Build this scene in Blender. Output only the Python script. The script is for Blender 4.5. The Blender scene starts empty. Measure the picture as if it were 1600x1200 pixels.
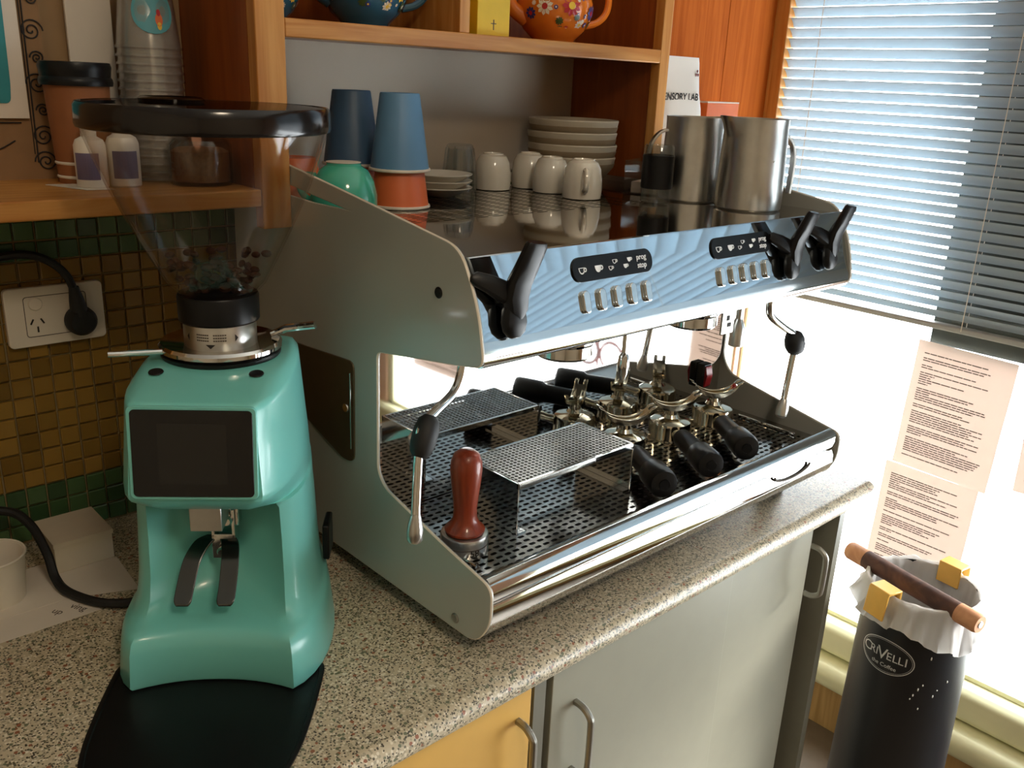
import bpy, bmesh, math, random
from mathutils import Vector, Matrix
random.seed(7)
PI = math.pi
sc = bpy.context.scene
COL = sc.collection

# ------------------------------------------------------------------ camera, world, lights, exposure
CR = Matrix(((0.73872142, 0.18698596, -0.64755456),
             (-0.67266396, 0.2652364, -0.69077699),
             (0.04258944, 0.94587838, 0.32171453)))
cam = bpy.data.cameras.new('camera')
cam.sensor_width = 36.0
cam.lens = 36.0 * 1401.25 / 1600.0
cam.clip_start = 0.02
camo = bpy.data.objects.new('camera', cam)
camo.matrix_world = Matrix.Translation((0, 0, 0.63)) @ CR.to_4x4()
COL.objects.link(camo)
sc.camera = camo

w = bpy.data.worlds.new('overcast_sky')
sc.world = w
w.use_nodes = True
bg = w.node_tree.nodes['Background']
bg.inputs[0].default_value = (0.93, 0.97, 1.0, 1)
bg.inputs[1].default_value = 6.5

def area(name, loc, rot, sx, sy, energy, color, portal=False):
    l = bpy.data.lights.new(name, 'AREA')
    l.shape = 'RECTANGLE'; l.size = sx; l.size_y = sy; l.energy = energy; l.color = color
    if portal: l.cycles.is_portal = True
    o = bpy.data.objects.new(name, l); o.location = loc; o.rotation_euler = rot
    COL.objects.link(o); return o
area('window_portal', (2.03, 0.06, 0.36), (0, PI/2, 0), 2.0, 2.34, 1, (1, 1, 1), True)

sun = bpy.data.lights.new('low_sun', 'SUN'); sun.energy = 5.0; sun.angle = math.radians(24.0); sun.color = (1.0, .94, .86)
suno = bpy.data.objects.new('low_sun', sun); suno.location = (4, -1, 3)
suno.rotation_euler = Vector((-.74, .50, -.46)).to_track_quat('-Z', 'Y').to_euler(); COL.objects.link(suno)
sc.view_settings.view_transform = 'Standard'
sc.view_settings.look = 'None'
sc.view_settings.exposure = 0.95
sc.view_settings.gamma = 1.0
sc.view_settings.use_curve_mapping = False
sc.cycles.use_denoising = True
sc.cycles.max_bounces = 14
sc.cycles.transparent_max_bounces = 24
sc.cycles.diffuse_bounces = 6
sc.cycles.glossy_bounces = 8
sc.cycles.caustics_reflective = False
sc.cycles.caustics_refractive = False
sc.cycles.sample_clamp_indirect = 6.0

# ------------------------------------------------------------------ materials
def lin(c):
    out = []
    for v in c[:3]:
        v = v / 255.0
        out.append(v / 12.92 if v <= 0.04045 else ((v + 0.055) / 1.055) ** 2.4)
    return (*out, 1.0)
MATS = {}
def new_mat(name):
    m = bpy.data.materials.new(name); m.use_nodes = True
    nt = m.node_tree
    b = nt.nodes['Principled BSDF']
    MATS[name] = m
    return m, nt, b
def mat(name, rgb, rough=0.5, metal=0.0, var=0.06, scale=30.0, coat=0.0, bump=0.0, trans=0.0, aniso=0.0, spec=0.5):
    if name in MATS: return MATS[name]
    m, nt, b = new_mat(name)
    c = lin(rgb)
    tc = nt.nodes.new('ShaderNodeTexCoord')
    nz = nt.nodes.new('ShaderNodeTexNoise'); nz.inputs['Scale'].default_value = scale; nz.inputs['Detail'].default_value = 4
    nt.links.new(tc.outputs['Object'], nz.inputs['Vector'])
    rp = nt.nodes.new('ShaderNodeValToRGB')
    rp.color_ramp.elements[0].position = 0.3; rp.color_ramp.elements[1].position = 0.7
    rp.color_ramp.elements[0].color = (*[max(0, v * (1 - var)) for v in c[:3]], 1)
    rp.color_ramp.elements[1].color = (*[min(1, v * (1 + var)) for v in c[:3]], 1)
    nt.links.new(nz.outputs['Fac'], rp.inputs['Fac'])
    nt.links.new(rp.outputs['Color'], b.inputs['Base Color'])
    b.inputs['Roughness'].default_value = rough
    b.inputs['Metallic'].default_value = metal
    b.inputs['Specular IOR Level'].default_value = spec
    if coat: b.inputs['Coat Weight'].default_value = coat; b.inputs['Coat Roughness'].default_value = 0.08
    if trans: b.inputs['Transmission Weight'].default_value = trans
    if bump:
        bp = nt.nodes.new('ShaderNodeBump'); bp.inputs['Strength'].default_value = bump; bp.inputs['Distance'].default_value = 0.001
        nt.links.new(nz.outputs['Fac'], bp.inputs['Height']); nt.links.new(bp.outputs['Normal'], b.inputs['Normal'])
    return m
def wood(name, dark, light, rough=0.42, stretch=(1, 1, 12), scale=9.0, coat=0.15, spec=.35):
    m, nt, b = new_mat(name)
    tc = nt.nodes.new('ShaderNodeTexCoord'); mp = nt.nodes.new('ShaderNodeMapping')
    mp.inputs['Scale'].default_value = [scale * s for s in stretch]
    nt.links.new(tc.outputs['Object'], mp.inputs['Vector'])
    nz = nt.nodes.new('ShaderNodeTexNoise'); nz.inputs['Scale'].default_value = 1.0; nz.inputs['Detail'].default_value = 6; nz.inputs['Distortion'].default_value = 1.2
    nt.links.new(mp.outputs['Vector'], nz.inputs['Vector'])
    rp = nt.nodes.new('ShaderNodeValToRGB')
    rp.color_ramp.elements[0].position = 0.35; rp.color_ramp.elements[0].color = lin(dark)
    rp.color_ramp.elements[1].position = 0.65; rp.color_ramp.elements[1].color = lin(light)
    nt.links.new(nz.outputs['Fac'], rp.inputs['Fac'])
    nt.links.new(rp.outputs['Color'], b.inputs['Base Color'])
    b.inputs['Roughness'].default_value = rough
    b.inputs['Coat Weight'].default_value = coat
    b.inputs['Specular IOR Level'].default_value = spec
    return m
def clear(name, tint, refl=1.0, rough=0.02, milk=0.0):
    m = bpy.data.materials.new(name); m.use_nodes = True; nt = m.node_tree
    nt.nodes.remove(nt.nodes['Principled BSDF'])
    out = nt.nodes['Material Output']
    t = nt.nodes.new('ShaderNodeBsdfTransparent'); t.inputs[0].default_value = (*tint, 1)
    g = nt.nodes.new('ShaderNodeBsdfGlossy'); g.inputs['Roughness'].default_value = rough
    f = nt.nodes.new('ShaderNodeLayerWeight'); f.inputs['Blend'].default_value = 0.5
    pw = nt.nodes.new('ShaderNodeMath'); pw.operation = 'POWER'; pw.inputs[1].default_value = 3.5
    nt.links.new(f.outputs['Facing'], pw.inputs[0])
    mu = nt.nodes.new('ShaderNodeMath'); mu.operation = 'MULTIPLY_ADD'; mu.inputs[1].default_value = refl*.55; mu.inputs[2].default_value = .035*refl; mu.use_clamp = True
    mx = nt.nodes.new('ShaderNodeMixShader')
    nt.links.new(pw.outputs[0], mu.inputs[0]); nt.links.new(mu.outputs[0], mx.inputs[0])
    
    if milk:
        df = nt.nodes.new('ShaderNodeBsdfDiffuse'); df.inputs[0].default_value = (.85,.83,.8,1); m2 = nt.nodes.new('ShaderNodeMixShader'); m2.inputs[0].default_value = milk
        nt.links.new(t.outputs[0], m2.inputs[1]); nt.links.new(df.outputs[0], m2.inputs[2]); t = m2
    nt.links.new(t.outputs[0], mx.inputs[1]); nt.links.new(g.outputs[0], mx.inputs[2]); nt.links.new(mx.outputs[0], out.inputs[0])
    MATS[name] = m; return m
def translucent(name, rgb, tr=0.5, rough=0.6, tcol=None, gloss=0.0):
    m = bpy.data.materials.new(name); m.use_nodes = True; nt = m.node_tree
    nt.nodes.remove(nt.nodes['Principled BSDF'])
    out = nt.nodes['Material Output']
    d = nt.nodes.new('ShaderNodeBsdfDiffuse'); d.inputs[0].default_value = lin(rgb)
    t = nt.nodes.new('ShaderNodeBsdfTranslucent'); t.inputs[0].default_value = lin(tcol or rgb)
    mx = nt.nodes.new('ShaderNodeMixShader'); mx.inputs[0].default_value = tr
    nt.links.new(d.outputs[0], mx.inputs[1]); nt.links.new(t.outputs[0], mx.inputs[2])
    nt.links.new(mx.outputs[0], out.inputs[0])
    MATS[name] = m; return m

PINE = wood('pine', (180, 116, 50), (206, 148, 78), stretch=(1, 14, 14), scale=4)
PINE_V = wood('pine_upright', (182, 118, 52), (208, 150, 80), stretch=(14, 14, 1), scale=4)
STAIN = wood('stained_board', (128, 62, 24), (150, 78, 32), stretch=(16, 16, 1), scale=3, rough=0.35)
BOARD = wood('red_brown_panelling', (162, 78, 22), (186, 98, 34), stretch=(18, 18, 1), scale=3, rough=0.8, coat=0.0, spec=.08)
TANWOOD = wood('tan_panelling', (150, 118, 72), (176, 142, 92), stretch=(12, 12, 1), scale=3, rough=0.6)
TAMPW = wood('red_hardwood', (120, 44, 20), (148, 60, 30), stretch=(30, 30, 3), scale=3, rough=0.35, coat=0.3)
BARW = wood('worn_dark_dowel', (70, 48, 42), (96, 66, 54), stretch=(8, 8, 8), scale=4, rough=0.7, coat=0.0)
BARE = wood('bare_dowel_end', (176, 122, 88), (202, 150, 112), stretch=(8, 8, 8), scale=4, rough=0.7, coat=0.0)
CHROME = mat('chrome', (222, 222, 220), 0.06, 1.0, 0.01)
MIRROR = mat('polished_steel', (214, 212, 208), 0.03, 1.0, 0.01)
CUPSTEEL = mat('polished_cup_tray_steel', (200, 196, 190), 0.05, 1.0, 0.02, 12)
BRUSH = mat('brushed_steel', (205, 204, 200), 0.28, 1.0, 0.05, 60)
FRONTST = mat('satin_front_steel', (200, 210, 217), 0.03, 1.0, 0.02, 40)
PERF = mat('perforated_steel', (150, 148, 142), 0.3, 1.0, 0.03, 50)
TRAYST = mat('tray_steel', (168, 166, 162), 0.12, 1.0, 0.03, 30)
SATIN = mat('satin_metal_handle', (160, 158, 150), 0.35, 0.9, 0.04)
BRASS = mat('warm_chrome', (214, 206, 186), 0.1, 1.0, 0.03)
DARKBOX = mat('dark_bronze_mirror', (104, 88, 66), 0.28, 0.55, 0.05)
PANELW = mat('pale_grey_lacquer', (178, 178, 170), 0.22, 0.0, 0.02, 8, coat=0.4)
BASIN = mat('dark_basin', (30, 29, 28), 0.35, 0.6)
BLACKP = mat('black_plastic', (17, 17, 18), 0.36, 0.0, 0.1, spec=.28)
BLACKR = mat('black_rubber', (16, 16, 16), 0.6, 0.0, 0.1, 120, bump=0.2)
BLACKG = mat('gloss_black', (7, 8, 10), 0.35, 0.0, 0.02, spec=.2)
SCREEN = mat('screen_glass_off', (22, 22, 20), 0.08, 0.0, 0.02)
SCREENB = mat('bezel_black', (5, 5, 6), 0.1, 0.0, 0.02)
TEAL = mat('teal_lacquer', (120, 202, 194), 0.3, 0.0, 0.015, 6, coat=0.25)
MINT = mat('mint_glaze', (68, 174, 146), 0.12, 0.0, 0.04, 12, coat=0.5)
BLUECUP = mat('denim_blue_ceramic', (92, 136, 172), 0.45, 0.0, 0.03)
SHADEBLUE = mat('shaded_blue_ceramic', (64, 94, 124), 0.45, 0.0, 0.03)  # same blue as the front cup, with shade put into the colour
ORANGE = mat('orange_ceramic', (226, 112, 62), 0.4, 0.0, 0.03)
RIM = mat('cream_rim', (228, 214, 196), 0.4)
WHITEC = mat('white_porcelain', (226, 218, 202), 0.16, 0.0, 0.02, 10, coat=0.4)
STONEW = mat('stoneware_glaze', (196, 186, 166), 0.4, 0.0, 0.05)
STONED = mat('bare_stoneware', (150, 132, 106), 0.7, 0.0, 0.08)
GREYP = mat('grey_laminate', (150, 148, 132), 0.4, 0.0, 0.02)
GREYD = mat('grey_carcass', (118, 116, 104), 0.5, 0.0, 0.03)
YELLOW = mat('yellow_laminate', (222, 176, 92), 0.4, 0.0, 0.02)
CREAMP = mat('cream_gloss_paint', (214, 212, 176), 0.35, 0.0, 0.04, 14)
WALLP = mat('cream_wall_paint', (196, 178, 150), 0.8, 0.0, 0.03)
PINKW = mat('pinkish_wall_paint', (222, 186, 164), 0.8, 0.0, 0.03)
CEILP = mat('white_ceiling_paint', (214, 208, 196), 0.85, 0.0, 0.02)
FLOORM = mat('dark_vinyl_floor', (92, 80, 66), 0.5, 0.0, 0.1)
SPLASH = mat('grey_splash_sheet', (196, 180, 158), 0.32, 0.2, 0.02, 5)
GROUT = mat('grout', (140, 122, 84), 0.9, 0.0, 0.1, 80)
WPLAST = mat('white_plastic', (222, 214, 200), 0.35, 0.0, 0.02)
PAPER = mat('white_paper', (224, 214, 200), 0.8, 0.0, 0.02)
CARD = mat('white_carton', (206, 194, 172), 0.75, 0.0, 0.03)
KRAFT = mat('kraft_paper', (142, 88, 50), 0.75, 0.0, 0.05, 60)
KRAFTB = mat('kraft_board', (146, 112, 76), 0.8, 0.0, 0.06, 40)
INK = mat('dark_ink', (40, 36, 34), 0.8)
INKG = mat('grey_print', (92, 84, 78), 0.8)
WINK = mat('white_print', (232, 232, 230), 0.6)
SILVINK = mat('silver_print', (196, 196, 196), 0.5)
TEALINK = mat('teal_print', (50, 142, 150), 0.7)
REDLET = mat('red_window_lettering', (176, 62, 50), 0.5)
REDSW = mat('red_rocker', (150, 24, 30), 0.2)
YCLIP = mat('yellow_clip_plastic', (226, 178, 84), 0.4)
BINB = mat('black_vinyl', (17, 17, 21), 0.42, 0.0, 0.1, 20, spec=.35)
BEAN = mat('coffee_bean', (62, 36, 22), 0.7, 0.0, 0.2, 60, spec=.15)
BLUEPOT = mat('dark_teal_glaze', (40, 92, 116), 0.15, 0.0, 0.08, 20, coat=0.5)
ORPOT = mat('orange_glaze', (222, 120, 36), 0.15, 0.0, 0.08, 20, coat=0.5)
PETR = mat('red_petal_paint', (186, 40, 50), 0.3)
PETY = mat('yellow_petal_paint', (236, 196, 70), 0.3)
PETB = mat('blue_petal_paint', (52, 60, 128), 0.3)
LEAFP = mat('green_leaf_paint', (62, 84, 42), 0.3)
WHITEP = mat('white_petal_paint', (230, 220, 200), 0.3)
YBOX = mat('yellow_carton', (226, 190, 40), 0.5)
ORBOX = mat('orange_carton', (224, 108, 44), 0.5)
BAGM = mat('matt_white_bag', (232, 226, 218), 0.55, 0.0, 0.01)
GREENT = None
PAPERT = translucent('backlit_paper', (240, 230, 222), 0.42, tcol=(190, 178, 172))
SLAT = translucent('blind_slat', (184, 195, 202), 0.28, tcol=(140, 162, 174))
LINER = translucent('bin_liner_film', (238, 236, 234), 0.5)
GLASS = clear('window_glass', (0.98, 0.99, 0.99), 0.7)
HOPG = clear('hopper_plastic', (0.955, 0.945, 0.93), 0.75, 0.05)
SMOKE = clear('smoked_plastic', (0.30, 0.22, 0.18), 1.0, 0.05)
TUMB = clear('tumbler_glass', (0.88, 0.9, 0.9), 1.6, 0.02)
PCUP = clear('clear_plastic_cup', (0.93, 0.92, 0.9), 1.5, 0.2, milk=.10)
ACRY = clear('clear_acrylic', (0.92, 0.9, 0.88), 1.3, 0.04)

def tile_mat(name, a, b_):
    m, nt, b = new_mat(name)
    oi = nt.nodes.new('ShaderNodeObjectInfo')
    rp = nt.nodes.new('ShaderNodeValToRGB')
    rp.color_ramp.elements[0].color = lin(a); rp.color_ramp.elements[1].color = lin(b_)
    nt.links.new(oi.outputs['Random'], rp.inputs['Fac'])
    nt.links.new(rp.outputs['Color'], b.inputs['Base Color'])
    b.inputs['Roughness'].default_value = 0.22
    return m
TGREEN = tile_mat('green_glass_tile', (48, 74, 46), (76, 104, 64))
TAMBER = tile_mat('amber_glass_tile', (112, 84, 34), (146, 112, 50))

def terrazzo():
    m, nt, b = new_mat('speckled_laminate')
    tc = nt.nodes.new('ShaderNodeTexCoord')
    base = None
    def vor(scale, seed, thr, col, prev, soft=0.02):
        mp = nt.nodes.new('ShaderNodeMapping'); mp.inputs['Location'].default_value = (seed, seed * 1.7, seed * .3)
        nt.links.new(tc.outputs['Object'], mp.inputs['Vector'])
        v = nt.nodes.new('ShaderNodeTexVoronoi'); v.inputs['Scale'].default_value = scale
        nt.links.new(mp.outputs['Vector'], v.inputs['Vector'])
        sep = nt.nodes.new('ShaderNodeSeparateColor'); nt.links.new(v.outputs['Color'], sep.inputs[0])
        lt = nt.nodes.new('ShaderNodeMath'); lt.operation = 'LESS_THAN'; lt.inputs[1].default_value = thr
        nt.links.new(sep.outputs[0], lt.inputs[0])
        ed = nt.nodes.new('ShaderNodeMath'); ed.operation = 'LESS_THAN'; ed.inputs[1].default_value = 0.55
        nt.links.new(v.outputs['Distance'], ed.inputs[0])
        mul = nt.nodes.new('ShaderNodeMath'); mul.operation = 'MULTIPLY'
        nt.links.new(lt.outputs[0], mul.inputs[0]); nt.links.new(ed.outputs[0], mul.inputs[1])
        mx = nt.nodes.new('ShaderNodeMix'); mx.data_type = 'RGBA'
        nt.links.new(mul.outputs[0], mx.inputs[0])
        if prev is None: mx.inputs[6].default_value = lin((196, 182, 154))
        else: nt.links.new(prev, mx.inputs[6])
        mx.inputs[7].default_value = lin(col)
        return mx.outputs[2]
    o = vor(290 , 0.3, .34, (168, 158, 134), None)
    o = vor(340 , 3.1, .3, (222, 212, 190), o)
    o = vor(390 , 7.7, .2, (104, 98, 80), o)
    o = vor(470 , 11.2, .16, (74, 68, 58), o)
    o = vor(230 , 5.2, .05, (150, 96, 70), o)
    o = vor(260 , 9.9, .07, (112, 116, 92), o)
    nt.links.new(o, b.inputs['Base Color'])
    b.inputs['Roughness'].default_value = 0.38
    return m
TERR = terrazzo()

# ------------------------------------------------------------------ mesh helpers
class MB:
    def __init__(s): s.v = []; s.f = []
    def add(s, vs, fs):
        n = len(s.v); s.v += [tuple(p) for p in vs]; s.f += [[i + n for i in f] for f in fs]; return s
    def box(s, x0, x1, y0, y1, z0, z1):
        return s.add([(x0,y0,z0),(x1,y0,z0),(x1,y1,z0),(x0,y1,z0),(x0,y0,z1),(x1,y0,z1),(x1,y1,z1),(x0,y1,z1)],
                     [(3,2,1,0),(4,5,6,7),(0,1,5,4),(1,2,6,5),(2,3,7,6),(3,0,4,7)])
    def loft(s, rings, cap0=True, cap1=True, closed=True):
        n = len(rings[0]); vs = [p for r in rings for p in r]; fs = []
        for i in range(len(rings) - 1):
            for j in range(n if closed else n - 1):
                k = (j + 1) % n
                fs.append((i*n+j, i*n+k, (i+1)*n+k, (i+1)*n+j))
        if cap0: fs.append(tuple(reversed(range(n))))
        if cap1: fs.append(tuple(range((len(rings)-1)*n, len(rings)*n)))
        return s.add(vs, fs)
    def lathe(s, prof, c=(0,0,0), n=32, sx=1, sy=1, a0=0, M=None):
        rings = []
        for r, z in prof:
            ring = []
            for j in range(n):
                a = a0 + 2*PI*j/n
                p = Vector((max(r, 1e-5)*math.cos(a)*sx, max(r, 1e-5)*math.sin(a)*sy, z))
                if M: p = M @ p
                ring.append((p.x + c[0], p.y + c[1], p.z + c[2]))
            rings.append(ring)
        same = prof[0] == prof[-1]
        return s.loft(rings, not same, not same)
    def tube(s, path, r, n=10, caps=True, up=(0,0,1)):
        P = [Vector(p) for p in path]; rings = []; m = len(P)
        rr = r if isinstance(r, (list, tuple)) else [r]*m
        t0 = (P[1]-P[0]).normalized()
        u = Vector(up)
        if abs(u.dot(t0)) > .95: u = Vector((1,0,0))
        a = (u - t0*u.dot(t0)).normalized()
        for i in range(m):
            t = (P[min(i+1,m-1)] - P[max(i-1,0)]).normalized()
            a = (a - t*a.dot(t)).normalized(); b = t.cross(a)
            rings.append([tuple(P[i] + (a*math.cos(2*PI*j/n) + b*math.sin(2*PI*j/n))*rr[i]) for j in range(n)])
        return s.loft(rings, caps, caps)
    def ell(s, c, rx, ry, rz, n=16, m=10, M=None):
        prof = [(math.sin(PI*i/m), -math.cos(PI*i/m)) for i in range(m+1)]
        n0 = len(s.v); t = MB(); t.lathe(prof, n=n)
        vs = []
        for p in t.v:
            q = Vector((p[0]*rx, p[1]*ry, p[2]*rz))
            if M: q = M @ q
            vs.append((q.x+c[0], q.y+c[1], q.z+c[2]))
        return s.add(vs, t.f)
    def prism(s, poly, axis, a, b):
        def P(u, v, t):
            return {'x': (t,u,v), 'y': (u,t,v), 'z': (u,v,t)}[axis]
        n = len(poly)
        vs = [P(u,v,a) for u,v in poly] + [P(u,v,b) for u,v in poly]
        fs = [tuple(range(n)), tuple(reversed(range(n,2*n)))] + [(i,n+i,n+(i+1)%n,(i+1)%n) for i in range(n)]
        return s.add(vs, fs)
    def xf(s, M):
        s.v = [tuple(M @ Vector(p)) for p in s.v]; return s
    def mesh(s, name, recalc=True, ang=35):
        me = bpy.data.meshes.new(name); me.from_pydata(s.v, [], s.f)
        if recalc:
            bm = bmesh.new(); bm.from_mesh(me); bmesh.ops.recalc_face_normals(bm, faces=bm.faces); bm.to_mesh(me); bm.free()
        if ang:
            me.shade_smooth(); me.set_sharp_from_angle(angle=math.radians(ang))
        return me

def smooth_path(pts, n=8):
    P = [Vector(p) for p in pts]; out = []
    for i in range(len(P)-1):
        p0 = P[max(i-1,0)]; p1 = P[i]; p2 = P[i+1]; p3 = P[min(i+2,len(P)-1)]
        for k in range(n):
            t = k/n
            out.append(.5*((2*p1)+(p2-p0)*t+(2*p0-5*p1+4*p2-p3)*t*t+(3*p1-p0-3*p2+p3)*t**3))
    out.append(P[-1]); return out
def arc(cx, cy, r, a0, a1, n=8):
    return [(cx+r*math.cos(math.radians(a0+(a1-a0)*i/n)), cy+r*math.sin(math.radians(a0+(a1-a0)*i/n))) for i in range(n+1)]
def rrect(x0, x1, y0, y1, r, n=5):
    return arc(x1-r,y1-r,r,0,90,n)+arc(x0+r,y1-r,r,90,180,n)+arc(x0+r,y0+r,r,180,270,n)+arc(x1-r,y0+r,r,270,360,n)
def roundpoly(pts, r, n=5):
    out = []; m = len(pts)
    for i in range(m):
        p = Vector(pts[i][:2]); a = Vector(pts[i-1][:2]); b = Vector(pts[(i+1)%m][:2])
        ri = pts[i][2] if len(pts[i]) > 2 else r
        da = a-p; db = b-p
        k = min(ri, da.length*.45, db.length*.45)
        s = p+da.normalized()*k; e = p+db.normalized()*k
        for j in range(n+1):
            t = j/n; q = s*(1-t)**2+p*2*t*(1-t)+e*t*t; out.append((q.x,q.y))
    return out
def curve_mesh(polys, extrude, bevel=0.0, name='c', res=2):
    cu = bpy.data.curves.new(name, 'CURVE'); cu.dimensions = '2D'; cu.fill_mode = 'BOTH'
    cu.extrude = extrude; cu.bevel_depth = bevel; cu.bevel_resolution = res
    for pl in polys:
        sp = cu.splines.new('POLY'); sp.points.add(len(pl)-1)
        for i, (x, y) in enumerate(pl): sp.points[i].co = (x, y, 0, 1)
        sp.use_cyclic_u = True
    o = bpy.data.objects.new(name, cu); me = bpy.data.meshes.new_from_object(o)
    bpy.data.objects.remove(o); bpy.data.curves.remove(cu)
    me.shade_smooth(); me.set_sharp_from_angle(angle=math.radians(40))
    return me
def text_mesh(txt, size, extrude=0.0002, bold=0.0, align='CENTER'):
    cu = bpy.data.curves.new('t', 'FONT'); cu.body = txt; cu.size = size; cu.extrude = extrude; cu.align_x = align; cu.align_y = 'CENTER'
    cu.offset = bold; cu.resolution_u = 4
    o = bpy.data.objects.new('t', cu); me = bpy.data.meshes.new_from_object(o)
    bpy.data.objects.remove(o); bpy.data.curves.remove(cu); return me
def xform_mesh(me, M): me.transform(M); return me

def obj(name, geo, material, parent=None, bevel=0.0, world=False, ang=35, loc=None, rotz=0.0, segs=2):
    me = geo.mesh(name, ang=ang) if isinstance(geo, MB) else geo
    me.materials.clear(); me.materials.append(material)
    o = bpy.data.objects.new(name, me); COL.objects.link(o)
    if parent is not None:
        o.parent = parent
        if world: me.transform(world_inv(parent))
    if loc is not None: o.location = loc
    if rotz: o.rotation_euler.z = rotz
    if bevel:
        bv = o.modifiers.new('bevel', 'BEVEL'); bv.width = bevel; bv.segments = segs; bv.limit_method = 'ANGLE'; bv.angle_limit = math.radians(40)
    return o
def local_mat(o): return Matrix.Translation(o.location) @ Matrix.Rotation(o.rotation_euler.z, 4, 'Z')
def world_inv(o):
    M = local_mat(o)
    while o.parent is not None:
        o = o.parent; M = local_mat(o) @ M
    return M.inverted()
def tag(o, label, cat=None, group=None, kind=None):
    o['label'] = label
    if cat: o['category'] = cat
    if group: o['group'] = group
    if kind: o['kind'] = kind
    return o
def struct(name, geo, material, label=None, bevel=0.0, ang=35):
    o = obj(name, geo, material, bevel=bevel, ang=ang); o['kind'] = 'structure'
    if label: o['label'] = label
    return o
def thing(name, label, cat, loc=(0,0,0), rotz=0.0, group=None):
    o = bpy.data.objects.new(name, None); o.empty_display_size = .02; COL.objects.link(o)
    o.location = loc; o.rotation_euler = (0,0,rotz)
    return tag(o, label, cat, group)
def copy_tree(o, parent=None):
    c = o.copy(); COL.objects.link(c); c.parent = parent
    for ch in list(o.children): copy_tree(ch, c)
    return c
def inst(o, parent=None, **kw):
    c = o.copy(); COL.objects.link(c)
    if parent is not None: c.parent = parent
    return c

# ------------------------------------------------------------------ the room
YW = 1.24      # back wall plane
XW = 1.96      # window wall plane
ZF = -0.92     # floor
ZC = 1.60      # ceiling
XL, YB = -1.7, -2.4
struct('floor', MB().box(XL, XW+.06, YB, YW+.06, ZF-.05, ZF), FLOORM)
struct('ceiling', MB().box(XL, XW+.06, YB, YW+.06, ZC, ZC+.05), CEILP)
wb = struct('wall_back', MB().box(XL, XW+.06, YW+.004, YW+.06, ZF, ZC), WALLP, 'dim cream back wall with mosaic tile splashback')
struct('wall_left', MB().box(XL-.05, XL, YB, YW+.06, ZF, ZC), WALLP)
struct('wall_front', MB().box(XL, XW+.06, YB-.05, YB, ZF, ZC), WALLP)
WY0, WY1, WZ0, WZ1 = -1.08, 1.238, -.62, 1.38
wr = struct('wall_right', MB().box(XW-.01, XW+.06, YB, WY0, ZF, ZC).box(XW-.01, XW+.06, WY1, YW+.06, ZF, ZC)
       .box(XW-.01, XW+.06, WY0, WY1, ZF, WZ0-.02).box(XW-.01, XW+.06, WY0, WY1, WZ1, ZC), PINKW, 'pinkish painted wall around the big window')
# grout behind tiles + tiles
TZ0, TP, TS = 0.003, 0.0255, 0.0232
obj('grout', MB().box(-.7, 1.45, YW, YW+.005, 0, .466), GROUT, wb)
tb = MB()
h = TS/2; t = .0045; bv = .0012
tb.add([(-h,0,-h),(h,0,-h),(h,0,h),(-h,0,h),(-h,-t+bv,-h),(h,-t+bv,-h),(h,-t+bv,h),(-h,-t+bv,h),(-h+bv,-t,-h+bv),(h-bv,-t,-h+bv),(h-bv,-t,h-bv),(-h+bv,-t,h-bv)],
       [(0,1,5,4),(1,2,6,5),(2,3,7,6),(3,0,4,7),(4,5,9,8),(5,6,10,9),(6,7,11,10),(7,4,8,11),(8,9,10,11)])
tme_g = tb.mesh('tile', ang=0); tme_g.materials.append(TGREEN)
tme_a = tme_g.copy(); tme_a.materials.clear(); tme_a.materials.append(TAMBER)
rest_g, rest_a = MB(), MB()
for r in range(18):
    z = TZ0 + TP*(r+.5)
    green = r < 3 or r >= 15
    for c in range(-32, 49):
        x = .17 + TP*(c+.5)
        if x > 1.43: continue
        if 0 <= c < 16:
            o = bpy.data.objects.new('tile', tme_g if green else tme_a); COL.objects.link(o); o.parent = wb
            o.location = (x + random.uniform(-.0003,.0003), YW, z + random.uniform(-.0003,.0003)); o.rotation_euler = (random.uniform(-.02,.02), 0, random.uniform(-.025,.025))
        else:
            (rest_g if green else rest_a).add([(p[0]+x, p[1]+YW, p[2]+z) for p in tb.v], tb.f)
for mb_, m_ in ((rest_g, TGREEN), (rest_a, TAMBER)):
    o = obj('tiles', mb_, m_, wb, ang=0); o['kind'] = 'stuff'
# window: frame, panes, sill, apron
wf = MB()
wf.box(XW, XW+.045, WY0, WY0+.035, WZ0, WZ1).box(XW+.01, XW+.045, WY1-.008, WY1, WZ0, WZ1).box(XW, XW+.045, WY0, WY1, WZ1-.035, WZ1).box(XW, XW+.045, WY0, WY1, WZ0, WZ0+.012)
win = struct('window_1', wf, CREAMP, 'large bright window in cream painted frame', bevel=.002)
obj('pane', MB().box(XW+.02, XW+.024, WY0+.03, WY1-.005, WZ0+.01, WZ1-.03), GLASS, win)
struct('trim_1', MB().prism(roundpoly([(XW-.045,WZ0-.075,.012),(XW-.045,WZ0-.012,.01),(XW-.03,WZ0,.004),(XW+.04,WZ0,.001),(XW+.04,WZ0-.09,.001),(XW-.02,WZ0-.09,.004)], .004, 4), 'y', YB, YW).xf(Matrix.Identity(4)), CREAMP, 'chipped cream painted window sill')
struct('trim_2', MB().prism(roundpoly([(XW-.02,WZ0-.09,.002),(XW-.075,WZ0-.092,.01),(XW-.085,WZ0-.115,.014),(XW-.075,WZ0-.155,.016),(XW-.04,WZ0-.17,.006),(XW-.01,WZ0-.17,.001),(XW-.01,WZ0-.09,.001)], .004, 4), 'y', YB, YW), CREAMP, 'rounded cream moulding under the window sill')
struct('baseboard_right', MB().box(XW-.03, XW-.01, YB, YW, ZF, WZ0-.17), TANWOOD, 'tan boards below the window sill')
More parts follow.
